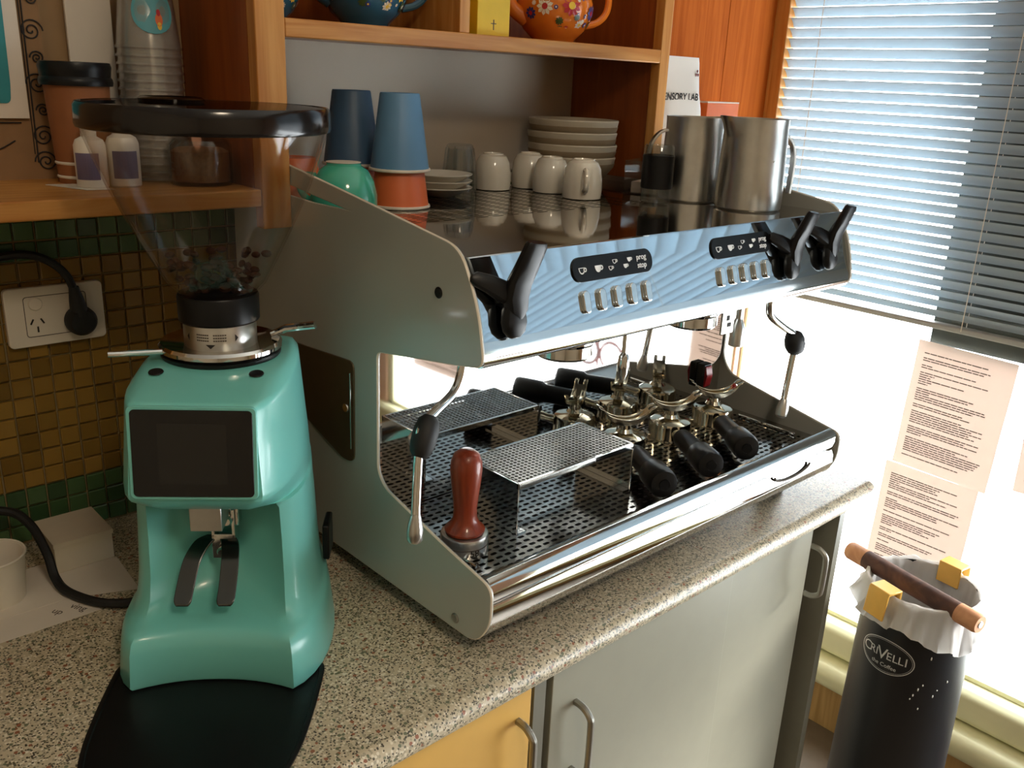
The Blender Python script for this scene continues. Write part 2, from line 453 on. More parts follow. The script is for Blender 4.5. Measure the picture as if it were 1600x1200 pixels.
# reddish panelling on the back wall beside the window
for i in range(3):
    a = 1.345 + i*.196
    o = obj('plank', MB().box(a, a+.1952, YW-.016, YW+.004, .44, ZC), BOARD, wb, bevel=.0015)
struct('trim_3', MB().box(XW-.045, XW-.008, YW-.05, YW+.003, .44, ZC), PINE_V, 'pale pine upright at the window corner', bevel=.002)

# ------------------------------------------------------------------ venetian blind
BX = XW-.028
bl = thing('venetian_blind', 'half lowered grey blue venetian blind over the bright window', 'blind', (BX, .07, 1.345))
obj('head_rail', MB().box(-.02, .02, -1.115, 1.13, -.01, .03), GREYD, bl)
sl = MB(); ring = []
n = 5
wS = .0125
top = []; bot = []
tilt = math.radians(48)
for i in range(n+1):
    u = -1+2*i/n; zc = .0022*(1-u*u)
    a = (u*wS, zc)
    X = a[0]*math.cos(tilt)+a[1]*math.sin(tilt); Z = -a[0]*math.sin(tilt)+a[1]*math.cos(tilt)
    top.append((X, Z)); bot.append((X+.0003, Z-.0005))
poly = top + bot[::-1]
sl.prism(poly, 'y', -1.11, 1.125)
sme = sl.mesh('slat', ang=50); sme.materials.append(SLAT)
zz = -.03; ZRAIL = .172-1.345
while zz > ZRAIL+.02:
    o = bpy.data.objects.new('slat', sme); COL.objects.link(o); o.parent = bl; o.location = (0, 0, zz)
    o.rotation_euler = (0, random.uniform(-.03,.03), 0); zz -= .0215
obj('bottom_rail', MB().prism(roundpoly([(-.013,-.006),(.013,-.006),(.013,.006),(-.013,.006)], .004, 3), 'y', -1.11, 1.125).xf(Matrix.Translation((0,0,ZRAIL))), mat('blind_rail_grey', (150,150,146), .4), bl)
for y in (-.93, -.25, .62, 1.04):
    obj('ladder_cord', MB().tube([(-.0128,y,-.01),(-.0128,y,ZRAIL)], .0008, 6).tube([(.0128,y,-.01),(.0128,y,ZRAIL)], .0008, 6), WPLAST, bl)
# dark board fixed outside the glass
tag(obj('sign_board', MB().box(XW+.026, XW+.040, .16, .775, .118, 1.36), mat('grey_green_board', (58,64,60), .8), bevel=.002), 'dark grey green board outside the window behind the blind', 'board')

# papers taped to the glass with lines of print
def sheet(name, yc, zc, wd, ht, rot, label, nlines, seed, px=XW+.016):
    random.seed(seed)
    t_ = thing(name, label, 'paper', (px, yc, zc), 0, 'printed sheets taped to the window glass')
    M = Matrix.Rotation(rot, 4, 'X')
    nb = 8; m_ = MB(); rings = []
    vs = []; fs = []
    for i in range(nb+1):
        zz = -ht/2+ht*i/nb
        off = -.0012*math.sin(i*1.3+seed)
        vs += [(off-.0004, -wd/2, zz), (off-.0004, wd/2, zz)]
    for i in range(nb): fs.append((2*i, 2*i+1, 2*i+3, 2*i+2))
    m_.add(vs, fs); nv = len(vs)
    m_.add([(p[0]+.0003, p[1], p[2]) for p in vs], [tuple(reversed(f)) for f in fs])
    obj('sheet', m_.xf(M), PAPERT, t_, ang=60)
    pr = MB(); z = ht/2-.028; k = 0
    while z > -ht/2+.02 and k < nlines:
        para = random.random()
        if para < .2: L = random.uniform(.12,.2)
        else: L = random.uniform(.55,.98)
        y0 = wd/2-.018; y1 = y0-(wd-.036)*L
        y = y0
        while y > y1:
            l = random.uniform(.006,.02)
            pr.box(-.0024, -.0019, max(y-l,y1), y, z, z+.0021); y -= l+.0016
        z -= .0052 if random.random() < .78 else .0115
        k += 1
    obj('print', pr.xf(M), INKG, t_, ang=0)
    return t_
sheet('printed_sheet', .692, -.028, .21, .297, .03, 'topmost printed letter sheet taped to the glass under the blind', 40, 3)
sheet('printed_sheet', .712, -.325, .21, .297, .02, 'printed sheet taped below another, right behind the bin', 40, 5, px=XW+.0155)
sheet('printed_sheet', .44, .0, .21, .297, -.03, 'printed sheet on the window glass reflected behind the portafilters', 40, 8)
sheet('printed_sheet', -.79, -.32, .297, .21, .02, 'wide printed sheet low on the far end of the window', 26, 9)
# red lettering on the glass
rl = thing('window_lettering', 'red hand painted letters on the window glass', 'lettering', (XW+.014, -.02, -.145))
def strokes(name, paths):
    m_ = MB()
    for p in paths: m_.tube([(0, a, b) for a, b in p], .0066, 6)
    for i, v in enumerate(m_.v): m_.v[i] = (v[0]*.2, v[1], v[2])
    obj(name, m_, REDLET, rl)
R_ = .043
strokes('letter', [[(-.235,.02),(-.235,-.05)]])
strokes('letter', [[(-.145,0),(-.06,0)] + [(-.1025+R_*math.cos(math.radians(a)), R_*math.sin(math.radians(a))) for a in range(0, 310, 15)]])
strokes('letter', [[(-.02+R_*math.cos(math.radians(a)), R_*math.sin(math.radians(a))) for a in range(0, 361, 15)], [(.025,.12),(.025,-.043)]])
strokes('letter', [[(.078+R_*math.cos(math.radians(a)), R_*math.sin(math.radians(a))) for a in range(0, 361, 15)], [(.123,.12),(.123,-.043)]])

# ------------------------------------------------------------------ counter and cabinets
cprof = [(.632,-.034)] + [(.614-.017*math.cos(math.radians(a)) , -.017+.017*math.sin(math.radians(a))) for a in range(-90, 91, 12)] + [(YW-.001,0),(YW-.001,-.034)]
CX0, CX1 = -.9, 1.442
cm = MB()
rings = []
for x, ins, sc_ in ((CX0,0,1),(CX1-.02,0,1),(CX1-.008,.003,.85),(CX1-.002,.008,.55),(CX1,.015,.15)):
    rings.append([(x, y+(ins if y < 1 else 0), -.017+(z+.017)*sc_) for y, z in cprof])
cm.loft(rings)
tag(obj('worktop', cm, TERR), 'speckled beige laminate worktop with rounded front edge', 'worktop')
YD = .637
# cabinets
def bar_handle(parent, x, z0, z1, name='handle'):
    pth = smooth_path([(x, YD+.0, z1), (x, YD-.014, z1-.001), (x, YD-.026, z1-.009), (x, YD-.029, z1-.022), (x, YD-.029, z0+.022), (x, YD-.026, z0+.009), (x, YD-.014, z0+.001), (x, YD, z0)], 5)
    return obj(name, MB().tube(pth, .0048, 10, up=(1,0,0)), SATIN, parent, world=True)
g = thing('base_cabinet', 'grey base cabinet with two sliding doors under the espresso machine', 'cabinet', (1.03, .93, ZF))
obj('carcass', MB().box(.66, .68, YD+.002, 1.235, ZF+.1, -.035).box(1.39, 1.408, YD-.004, 1.235, ZF, -.035).box(.68, 1.39, YD+.055, 1.235, ZF+.1, -.036).box(.66, 1.39, YD+.06, 1.2, ZF, ZF+.1).box(.68,1.39,YD+.004,YD+.06,ZF+.1,ZF+.115), GREYD, g, world=True)
d = obj('door', MB().box(.69, 1.075, YD, YD+.017, ZF+.118, -.037), GREYP, g, bevel=.001, world=True)
bar_handle(d, .735, -.235, -.128)
d = obj('door', MB().box(1.02, 1.352, YD+.021, YD+.038, ZF+.118, -.037), GREYP, g, bevel=.001, world=True)
bar_handle(d, 1.312, -.19, -.098)
d['label'] = 'rear sliding door'
g = thing('base_cabinet', 'yellow fronted base cabinet below the grinder', 'cabinet', (.35, .93, ZF))
obj('carcass', MB().box(.0, .658, YD+.02, 1.235, ZF+.1, -.035).box(.0, .658, YD+.06, 1.2, ZF, ZF+.1), GREYD, g, world=True)
d = obj('door', MB().box(.33, .653, YD, YD+.018, ZF+.11, -.037), YELLOW, g, bevel=.0012, world=True)
bar_handle(d, .632, -.215, -.105)
d = obj('door', MB().box(.004, .326, YD, YD+.018, ZF+.11, -.037), YELLOW, g, bevel=.0012, world=True)
bar_handle(d, .03, -.215, -.105)
g = thing('base_cabinet', 'grey base cabinet at the left end of the worktop', 'cabinet', (-.45, .93, ZF))
obj('carcass', MB().box(-.89, -.003, YD+.02, 1.235, ZF+.1, -.035).box(-.89, -.003, YD+.06, 1.2, ZF, ZF+.1), GREYD, g, world=True)
for a, b in ((-.885,-.45),(-.446,-.008)):
    obj('door', MB().box(a, b, YD, YD+.018, ZF+.11, -.037), GREYP, g, bevel=.0012, world=True)

# ------------------------------------------------------------------ shelving
YS = 1.028
ZS = .489
ls = thing('wall_shelf', 'pine shelf on the wall above the power socket', 'shelf', (.1, YW, .468))
obj('board', MB().box(-.75, .529, YS, YW-.001, .468, ZS), PINE, ls, bevel=.002, world=True)
obj('back_board', MB().box(-.75, .529, YW-.008, YW-.001, ZS, 1.3), mat('dim_tan_board', (150,120,84), .8), ls, world=True)
cab = thing('shelf_unit', 'open pine shelf unit with stained sides above the espresso machine', 'shelf unit', (.93, YW, .44))
obj('upright', MB().box(.530, .569, YS, YS+.02, .44, 1.3), PINE_V, cab, bevel=.0015, world=True)
obj('side_panel', MB().box(.530, .548, YS+.02, YW-.001, .47, 1.3), STAIN, cab, world=True)
obj('upright', MB().box(1.275, 1.299, YS, YS+.02, .47, 1.3), PINE_V, cab, bevel=.0015, world=True)
obj('side_panel', MB().box(1.277, 1.295, YS+.02, YW-.001, .47, 1.3), STAIN, cab, world=True)
obj('shelf_board', MB().box(.548, 1.277, YS+.004, YW-.001, .670, .685), STAIN, cab, world=True)
obj('shelf_lipping', MB().box(.569, 1.275, YS, YS+.02, .666, .6875), PINE, cab, bevel=.0015, world=True)
obj('divider', MB().box(.840, .858, YS+.006, YW-.001, .6877, 1.3), PINE_V, cab, bevel=.001, world=True)
obj('upper_back', MB().box(.548, 1.277, YW-.007, YW-.001, .6865, 1.3), STAIN, cab, world=True)
obj('lower_back', MB().box(.548, 1.277, YW-.006, YW-.001, .452, .6705), SPLASH, cab, world=True)
rs = thing('wall_shelf', 'pine shelf board between the shelf unit and the window', 'shelf', (1.6, YW, .468))
obj('board', MB().box(1.336, 1.70, YS+.01, YW-.017, .468, ZS), PINE, rs, bevel=.002, world=True)

# ------------------------------------------------------------------ espresso machine
MX0, MX1 = .572, 1.325
em = thing('espresso_machine', 'two group espresso machine with pale side panels and steel front', 'coffee machine', (.948, .9, 0))
def part(name, geo, m, parent=em, bevel=0.0, ang=35): return obj(name, geo, m, parent, bevel=bevel, world=True, ang=ang)
outline = [(.650,.027,.02),(.627,.06,.02),(.627,.106,.014),(.716,.1235,.02),(.827,.150,.012),(.843,.168,.012),(.843,.322,.010),(.69,.345,.004),(.653,.352,.012),(.664,.41,.03),(.694,.4665,.022),(.88,.494,.05),(1.04,.5165,.05),(1.185,.532,.02),(1.19,.40,.02),(1.19,.026,.02),(.978,.026,.02)]
outl = roundpoly(outline, .01, 6)
slot = roundpoly([(.883,.4775,.002),(.98,.4875,.004),(1.12,.5035,.006),(1.125,.481,.006),(.98,.4762,.004)], .003, 4)
inset = roundpoly([(.889,.296,.012),(.891,.164,.012),(.915,.160,.01),(1.06,.205,.01),(1.06,.285,.012)], .01, 5)
ML = Matrix(((0,0,1,0),(1,0,0,0),(0,1,0,0),(0,0,0,1)))   # (u,v,w) -> (y,z,x)
outline_r = [((.846,.150,.02) if p_[:2] == (.827,.150) else (.866,.176,.02) if p_[:2] == (.843,.168) else (.866,.322,.01) if p_[:2] == (.843,.322) else p_) for p_ in outline]
outl_r = roundpoly(outline_r, .01, 6)
def side(x):
    me = curve_mesh([outl if x < 1 else outl_r, slot], .0012, .0012, 'side_panel')
    me.transform(Matrix.Translation((x,0,0)) @ ML); return me
EDGE = mat('cream_panel_edge', (224, 214, 196), .35)
p = part('side_panel', side(MX0), PANELW); p['label'] = 'pale grey side panel nearest the grinder'
part('side_panel', side(MX1), PANELW)
def edge_strip(x):
    m_ = MB(); m_.tube([(x, a, b) for a, b in (outl if x < 1 else outl_r)] + [(x, *(outl if x < 1 else outl_r)[0])], .0019, 6, caps=False); return m_
part('panel_edge', edge_strip(MX0-.0006), EDGE); part('panel_edge', edge_strip(MX1+.0006), EDGE)
me = curve_mesh([inset], .001, .0006, 'inset_plate'); me.transform(Matrix.Translation((MX0-.0028,0,0)) @ ML)
part('inset_plate', me, DARKBOX)['label'] = 'dark mirrored plate set in the side panel'
m_ = MB(); m_.tube([(MX0-.0036, .897, z) for z in (.18,.22,.25,.28)], .0016, 8); part('plate_trim', m_, CHROME)
m_ = MB(); m_.lathe([(0,-.003),(.0055,-.003),(.0065,0),(.0065,.003)], n=16, M=Matrix.Rotation(PI/2,4,'Y'), c=(MX0-.003,.907,.232)); part('latch_knob', m_, CHROME)
def plug(y, z, r, dx, m, name):
    q = MB(); q.lathe([(0,-.002),(r*.8,-.002),(r,-.001),(r,.0015)], n=20, M=Matrix.Rotation(PI/2,4,'Y'), c=(MX0+dx,y,z)); return part(name, q, m)
plug(.726,.415,.0062,-.0022,BLACKP,'access_hole'); plug(.685,.041,.006,-.0024,SATIN,'bolt')
# body blocks
a, b = MX0+.003, MX1-.003
part('rear_body', MB().box(a, b, .874, 1.185, .03, .35).box(a, b, .80, 1.185, .353, .447), BRUSH)
part('backsplash', MB().box(a+.001, b-.001, .868, .8735, .085, .352), MIRROR)['label'] = 'mirror polished backsplash'
part('underside', MB().box(a, b, .69, .868, .352, .360), BRUSH)
# front panel: satin steel face leaning back, rolled chrome lip beneath
T0 = Vector((0,.685,.458)); TD = Vector((0,.0298,.0975)).normalized(); TN = Vector((0,-.0975,.0298)).normalized()
def FP(x, bb, off=0): return Vector((x,0,0)) + T0 + TD*bb + TN*off
fp = MB()
prof = [(.700,.4535),(.692,.4575),(.686,.4585),(.6845,.4575)]
for i in range(1, 8):
    t_ = i/7; q = FP(0, -.087*t_); prof.append((q.y, q.z))
prof += [(.668,.3735),(.70,.378),(.705,.45)]
fp.prism(prof, 'x', a, b); part('front_panel', fp, FRONTST)
lip = [(.6594,.3748),(.6572,.3690),(.6560,.3640),(.6555,.3590),(.6557,.3545),(.6570,.3505),(.6595,.3478),(.6635,.3462),(.690,.3465),(.690,.352),(.668,.3735)]
part('chrome_lip', MB().prism(lip, 'x', a, b), CHROME)
# cup tray with real slots
def perforate(x0, x1, y0, y1, z, px, py, hx, hy, skip=None, seg=12, stagger=False, thick=.0012, sq=2.0):
    nx = max(1, round((x1-x0)/px)); ny = max(1, round((y1-y0)/py)); dx = (x1-x0)/nx; dy = (y1-y0)/ny
    m_ = MB()
    for i in range(nx):
        for j in range(ny):
            X0 = x0+i*dx; Y0 = y0+j*dy; cx = X0+dx/2; cy = Y0+dy/2
            if skip and skip(cx, cy):
                m_.add([(X0,Y0,z),(X0+dx,Y0,z),(X0+dx,Y0+dy,z),(X0,Y0+dy,z)], [(0,1,2,3)]); continue
            o_ = []; i_ = []
            for k in range(8):
                an = PI/4*k; c_, s_ = math.cos(an), math.sin(an)
                f = 1/max(abs(c_), abs(s_))
                o_.append((cx+c_*f*dx/2, cy+s_*f*dy/2, z))
                e_ = (abs(c_)**sq+abs(s_)**sq)**(-1/sq)
                i_.append((cx+c_*e_*hx, cy+s_*e_*hy, z))
            dn = [(p[0], p[1], z-thick) for p in i_]
            m_.add(o_+i_+dn, [(k, (k+1)%8, 8+(k+1)%8, 8+k) for k in range(8)] + [(8+k, 8+(k+1)%8, 16+(k+1)%8, 16+k) for k in range(8)])
    return m_
ct = perforate(a, b, .70, 1.183, .455, .0275, .0100, .0105, .0021, skip=lambda x, y: y < .905 or y > 1.165 or x < .60 or x > 1.13, sq=5.0)
o = part('cup_tray', ct, CUPSTEEL, ang=0); o['label'] = 'polished slotted cup tray'
part('tray_well', MB().box(a, b, .702, 1.183, .4475, .4492), BASIN)
part('cup_rail', MB().tube([(a+.02,1.172,.480),(b-.02,1.172,.480)], .0028, 8).tube([(a+.02,1.172,.455),(a+.02,1.172,.480)], .0025, 8).tube([(b-.02,1.172,.455),(b-.02,1.172,.480)], .0025, 8).tube([(.95,1.172,.455),(.95,1.172,.480)], .0025, 8), CHROME)
# drip tray
ZT = .090
o = part('drip_grate', perforate(a+.02, b-.02, .668, .866, ZT, .0135, .0105, .0048, .0026, sq=4.0,
        skip=lambda x, y: False), TRAYST, ang=0)
part('basin', MB().box(a, b, .655, .866, .040, .062), BASIN)
rimm = MB().box(a, b, .644, .668, ZT-.004, ZT).box(a, a+.02, .668, .866, ZT-.004, ZT).box(b-.02, b, .668, .866, ZT-.004, ZT)
part('grate_frame', rimm, TRAYST)
part('grate_rail', MB().tube([(b-.028,.69,ZT+.003),(b-.028,.80,ZT+.003)], .002, 6).tube([(a+.028,.69,ZT+.003),(a+.028,.80,ZT+.003)], .002, 6), CHROME)
nz1 = [(.668,ZT),(.662,.097),(.652,.108),(.645,.1115),(.638,.110),(.632,.104),(.630,.095),(.631,.086),(.636,.0835),(.655,.0835)]
part('upper_bumper', MB().prism(nz1, 'x', a, b), CHROME)
nz2 = [(.655,.082),(.636,.082),(.632,.0795),(.630,.070),(.631,.056),(.636,.043),(.645,.034),(.655,.030),(.68,.030),(.68,.08)]
part('lower_bumper', MB().prism(nz2, 'x', a, b), CHROME)
part('base_pan', MB().box(a, b, .68, 1.185, .026, .040), BRUSH)
m_ = MB(); m_.tube([(1.19+.05*math.cos(t_), .6285, .078-.012*math.sin(t_)) for t_ in [PI*i/12 for i in range(13)]], .002, 6)
part('bumper_mark', m_, INKG)
for x in (.64, 1.26):
    for y in (.70, 1.12):
        q = MB(); q.lathe([(.018,0),(.022,.003),(.022,.008),(.015,.012),(.012,.027)], c=(x,y,0), n=20); part('foot', q, BLACKR)
# group heads
def group(x):
    q = MB(); q.lathe([(.02,.350),(.041,.350),(.041,.318),(.038,.314),(.038,.300),(.034,.296),(.031,.299),(.031,.304),(0,.304)], c=(x,.765,0), n=36)
    gh = part('group_head', q, CHROME)
    if x < 1: return gh
    part('group_plate', MB().box(x+.012, x+.044, .7195, .7225, .288, .325), SATIN, gh, bevel=.004)
    part('group_mark', MB().box(x+.024, x+.03, .7188, .7196, .309, .316).box(x+.027, x+.035, .7188, .7196, .299, .305), INK, gh)
    return gh
group(.805); group(1.075)
# hot water spout and steam wands
ws = part('water_spout', MB().tube([(.897,.74,.352),(.897,.74,.275)], .0035, 10).lathe([(.0035,.29),(.007,.285),(.0085,.272),(.007,.26),(.0045,.252),(0,.252)], c=(.897,.74,0), n=16), CHROME)
ws = part('water_spout', MB().tube([(1.17,.745,.352),(1.17,.745,.29)], .005, 12).lathe([(.005,.297),(.0085,.290),(.0115,.281),(.012,.254),(.010,.253),(0,.255)], c=(1.17,.745,0), n=20), BRUSH)
def wand(pts, grip, tipdir, name='steam_wand', k=1.0):
    pth = smooth_path(pts, 8)
    q = MB(); q.tube(pth, .0052*k, 12); wd = part(name, q, CHROME)
    gp = [Vector(p) for p in grip]; rr = [v*k*1.12 for v in (.006,.0105,.0125,.0125,.0105,.0065)]
    q = MB(); q.tube([gp[0].lerp(gp[1], t_) for t_ in (0,.12,.35,.65,.88,1)], rr, 14); part('grip', q, BLACKR, wd)
    e = Vector(pts[-1]); dd = Vector(tipdir).normalized()
    q = MB(); q.tube([e-dd*.012, e-dd*.008, e+dd*.004, e+dd*.016, e+dd*.02], [v*k for v in (.0052,.0062,.0088,.0088,.006)], 14); part('tip', q, BRUSH, wd)
    return wd
wand([(.602,.725,.352),(.600,.722,.325),(.586,.718,.303),(.555,.710,.290),(.532,.704,.278),(.526,.700,.255),(.519,.694,.205),(.515,.690,.176)],
     [(.547,.708,.288),(.5255,.699,.248)], (-.08,-.07,-.6))
wand([(1.212,.72,.352),(1.212,.72,.315),(1.222,.72,.297),(1.262,.72,.274),(1.296,.72,.257),(1.309,.72,.243),(1.305,.72,.21),(1.293,.718,.135)],
     [(1.296,.72,.260),(1.3115,.72,.224)], (-.15,-.03,-.9), k=1.18)
# red rocker switch on the backsplash foot
sw = part('switch_box', MB().box(1.252, 1.274, .853, .868, .134, .178), BLACKP, bevel=.002)
part('rocker', MB().prism([(.8505,.138),(.8470,.158),(.8510,.174),(.854,.174),(.854,.138)], 'x', 1.255, 1.271), REDSW, sw)
# control displays, buttons, levers on the front panel
def panel_mesh(me, x, bb, off):
    R = Matrix((( 1,0,0,0),(0,TD.y,TN.y,0),(0,TD.z,TN.z,0),(0,0,0,1)))
    me.transform(Matrix.Translation(FP(x,bb,off)) @ R); return me
def cup_icon(s, full, cx, cy):
    polys = []
    body = [(cx-.9*s,cy+.5*s),(cx+.7*s,cy+.5*s)] + [(cx-.1*s+.8*s*math.cos(math.radians(t_)), cy+.45*s+1.15*s*math.sin(math.radians(t_))) for t_ in range(0,-181,-20)]
    polys.append(body)
    if not full: polys.append([(cx-.1*s+.62*s*math.cos(math.radians(t_)), cy+.38*s+(.28 if t_ >= 0 else .85)*s*math.sin(math.radians(t_))*(1 if t_<0 else .0)) for t_ in range(0,-181,-20)])
    polys2 = [[(cx+.75*s+.42*s*math.cos(math.radians(t_)), cy+.05*s+.42*s*math.sin(math.radians(t_))) for t_ in range(0,360,30)], [(cx+.75*s+.22*s*math.cos(math.radians(t_)), cy+.05*s+.22*s*math.sin(math.radians(t_))) for t_ in range(0,360,30)]]
    return polys, polys2
def display(x0, bbc):
    L, H_ = .137, .0275
    me = curve_mesh([rrect(x0, x0+L, -H_/2, H_/2, .0125, 8)], .0008, .0004, 'display')
    dp = part('display', panel_mesh(me, 0, bbc, .0010), BLACKG)
    def ic(polys):
        me_ = curve_mesh(polys, .0002); part('icon', panel_mesh(me_, 0, bbc, .0026), WINK, dp)
    for k, (dx, s, n_, full) in enumerate(((.014,.0062,1,False),(.041,.0066,1,True),(.066,.0042,2,False),(.092,.0042,2,True))):
        if n_ == 1:
            A, B = cup_icon(s, full, x0+dx, -.001); ic(A); ic(B)
        else:
            for ox, oy in ((-.0042,-.0028),(.0036,.0042)):
                A, B = cup_icon(s, full, x0+dx+ox, oy); ic(A); ic(B)
    for txt, oy in (('prog', .0048), ('stop', -.0048)):
        me_ = text_mesh(txt, .0095, .0002, .0001); me_.transform(Matrix.Translation((x0+.117, oy, 0))); part('lettering', panel_mesh(me_, 0, bbc, .0026), WINK, dp)
display(.7175, -.0285); display(.9765, -.0278)
bm_ = curve_mesh([rrect(-.0045,.0045,-.0115,.0115,.0044,6)], .0012, .0014, 'button', 3)
for xs in ([.7311+.0269*i for i in range(5)], [.9907+.0265*i for i in range(5)]):
    for x in xs: part('button', panel_mesh(bm_.copy(), x, -.065, .002), CHROME)
def lever(x, bb, s_=1.0):
    # three armed paddle: one arm standing out and up, one short arm sideways, a leaf hanging flat on the panel
    def P(u, v, h): return FP(x, bb) + Vector((u*s_,0,0)) + TD*v*s_ + TN*h*s_
    def bar(secs):
        rings = []
        pts = [P(*c[:3]) for c in secs]
        for i, c in enumerate(secs):
            t_ = (pts[min(i+1,len(pts)-1)]-pts[max(i-1,0)]).normalized()
            wdir = c[5]; wv = (Vector((wdir[0],0,0))+TD*wdir[1]+TN*wdir[2]); wv = (wv-t_*wv.dot(t_)).normalized(); tv = t_.cross(wv)
            W, T = c[3]*s_, c[4]*s_; ring = []
            for k in range(16):
                an = 2*PI*k/16; e_ = (abs(math.cos(an))**3.2+abs(math.sin(an))**3.2)**(-1/3.2)
                ring.append(tuple(pts[i]+wv*W*e_*math.cos(an)+tv*T*e_*math.sin(an)))
            rings.append(ring)
        return MB().loft(rings)
    X_ = (1,0,0)
    lv = part('steam_lever', bar([(.001,-.030,.012,.004,.006,X_),(.001,-.020,.013,.0125,.009,X_),(0,-.006,.016,.0145,.010,X_),(.002,.008,.024,.0150,.008,X_),(.006,.022,.034,.0150,.007,X_),(.011,.041,.047,.0145,.006,X_),(.0115,.044,.049,.0125,.0045,X_)]), BLACKP)
    Y_ = (0,1,0)
    part('side_arm', bar([(.004,-.004,.012,.012,.008,Y_),(-.012,.001,.012,.0115,.008,Y_),(-.026,.011,.009,.0095,.0065,Y_),(-.040,.018,.006,.0075,.005,Y_),(-.0445,.0195,.005,.004,.003,Y_)]), BLACKP, lv)
    part('leaf', bar([(0,-.010,.012,.010,.008,X_),(-.001,-.020,.011,.0135,.0085,X_),(-.002,-.032,.010,.0155,.008,X_),(-.003,-.041,.009,.0135,.007,X_),(-.0035,-.047,.008,.0075,.0045,X_),(-.0035,-.0485,.008,.003,.002,X_)]), BLACKP, lv)
    q = MB(); q.lathe([(.012,-.013),(.012,-.004),(.009,.002),(0,.003)], n=20); part('lever_boss', panel_mesh(q.mesh('lever_boss'), x, bb-.004*s_, .012), BLACKP, lv)
    return lv
lever(.6145, -.0395)
lever(1.150, -.0405, .95)
lever(1.256, -.0375, .95)

# ------------------------------------------------------------------ things on the drip tray
st = thing('cup_stand', 'perforated steel riser standing on the drip tray', 'stand', (.804, .773, ZT))
L2, W2, HS = .109, .052, .070
tp = perforate(-L2+.004, L2-.004, -W2+.004, W2-.004, HS, .0068, .0066, .0025, .0025)
obj('perforated_top', tp, PERF, st, ang=0)
fr = MB()
fr.box(-L2, L2, -W2, -W2+.004, HS-.008, HS).box(-L2, L2, W2-.004, W2, HS-.008, HS)
obj('rim', fr, CHROME, st, bevel=.0006)
obj('leg', MB().box(-L2, -L2+.0025, -W2, W2, 0, HS), CHROME, st, bevel=.0006)
obj('leg', MB().box(L2-.0025, L2, -W2, W2, 0, HS), CHROME, st, bevel=.0006)
obj('foot_flange', MB().box(-L2+.003, -L2+.016, -W2, W2, 0, .002), CHROME, st)
obj('foot_flange', MB().box(L2-.016, L2-.003, -W2, W2, 0, .002), CHROME, st)

tm = thing('tamper', 'tamper with red brown wooden handle and steel base', 'tamper', (.622, .735, ZT))
q = MB(); q.lathe([(.0285,0),(.029,.001),(.029,.022),(.028,.024),(.02,.026),(0,.026)], n=40); tbase = obj('base', q, BRUSH, tm)
obj('engraved_line', MB().lathe([(.0291,.0115),(.0293,.012),(.0293,.0125),(.0291,.013)], n=40), INKG, tbase)
me = text_mesh('58', .012, .0004, .0002)
for v in me.vertices:
    an = -PI/2-.25+(v.co.x)/.029; v.co = Vector((.0292*math.cos(an), .0292*math.sin(an), v.co.y+.008+0))
obj('engraving', me, INK, tbase)
q = MB(); q.lathe([(.024,.026),(.0245,.029),(.018,.036),(.0145,.043),(.014,.055),(.0155,.07),(.0175,.088),(.019,.104),(.0185,.116),(.015,.125),(.008,.130),(0,.131)], n=28); obj('handle', q, TAMPW, tm)

def portafilter(loc, rz, label, roll=0.0):
    t_ = thing('portafilter', label, 'portafilter', loc, rz, 'portafilters upside down on the drip tray')
    q = MB(); q.lathe([(.029,0),(.036,0),(.0365,.004),(.0345,.008),(.0340,.026),(.0325,.031),(.028,.034),(.014,.037),(.011,.042),(0,.042)], n=36); bdy = obj('basket_holder', q, BRASS, t_)
    for s_ in (-1,1):
        obj('lug', MB().box(s_*.033-.006, s_*.033+.006, -.007, .007, .004, .010), BRASS, bdy, bevel=.001)
    q = MB(); q.tube([(0,0,.040),(0,0,.054)], [.010,.008], 14); obj('spout_stem', q, BRASS, t_)
    outer = arc(0, .090, .041, 203, 337, 14); inner = arc(0, .112, .0545, 317, 223, 12)
    for s_ in (-1, 1):
        me_ = curve_mesh([outer+inner], .0022, .0012, 'spout_wing', 2); me_.transform(Matrix.Translation((0,s_*.0075,0)) @ Matrix.Rotation(PI/2,4,'X')); obj('spout_wing', me_, BRASS, t_)
    q = MB(); rings = []
    for i in range(13):
        an = math.radians(208+124*i/12); rings.append([(rr_*math.cos(an), yy, .090+rr_*math.sin(an)) for rr_, yy in ((.041,-.0085),(.041,.0085),(.0385,.0085),(.0385,-.0085))])
    obj('double_spout', q.loft(rings), BRASS, t_)
    q = MB(); q.tube([(0,-.030,.018),(0,-.044,.020),(0,-.062,.024)], [.009,.0065,.0075], 14); obj('neck', q, BRASS, t_)
    hp = [(-.056,.009),(-.058,.0130),(-.072,.0136),(-.100,.0140),(-.126,.0142),(-.1285,.0146),(-.1345,.0180),(-.150,.0184),(-.176,.0184),(-.1815,.0165),(-.183,.011)]
    q = MB(); q.tube([(0,y,.023+(-.058-y)*.07) for y, r in hp], [r*1.12 for y, r in hp], 18); hd = obj('handle', q, BLACKP, t_)
    e = hp[-1]; q = MB(); q.tube([(0,-.1815,.0318),(0,-.1842,.0320)], [.0085,.0075], 16); obj('end_cap', q, BLACKG, hd)
    return t_
portafilter((1.005,.815,ZT), math.atan2(.53,-.85)+PI/2-PI/2, 'upside down portafilter nearest the perforated riser')
portafilter((1.115,.812,ZT), 0, 'middle one of the three upside down portafilters')
portafilter((1.225,.808,ZT), 0, 'upside down portafilter nearest the red switch and far wand')
def aim(o, d): o.rotation_euler.z = math.atan2(d[1], d[0]) + PI/2
pf = [o for o in COL.objects if o.name.startswith('portafilter')]
aim(pf[0], (-.53,-.85)); aim(pf[1], (-.55,-.83)); aim(pf[2], (-.62,-.78))

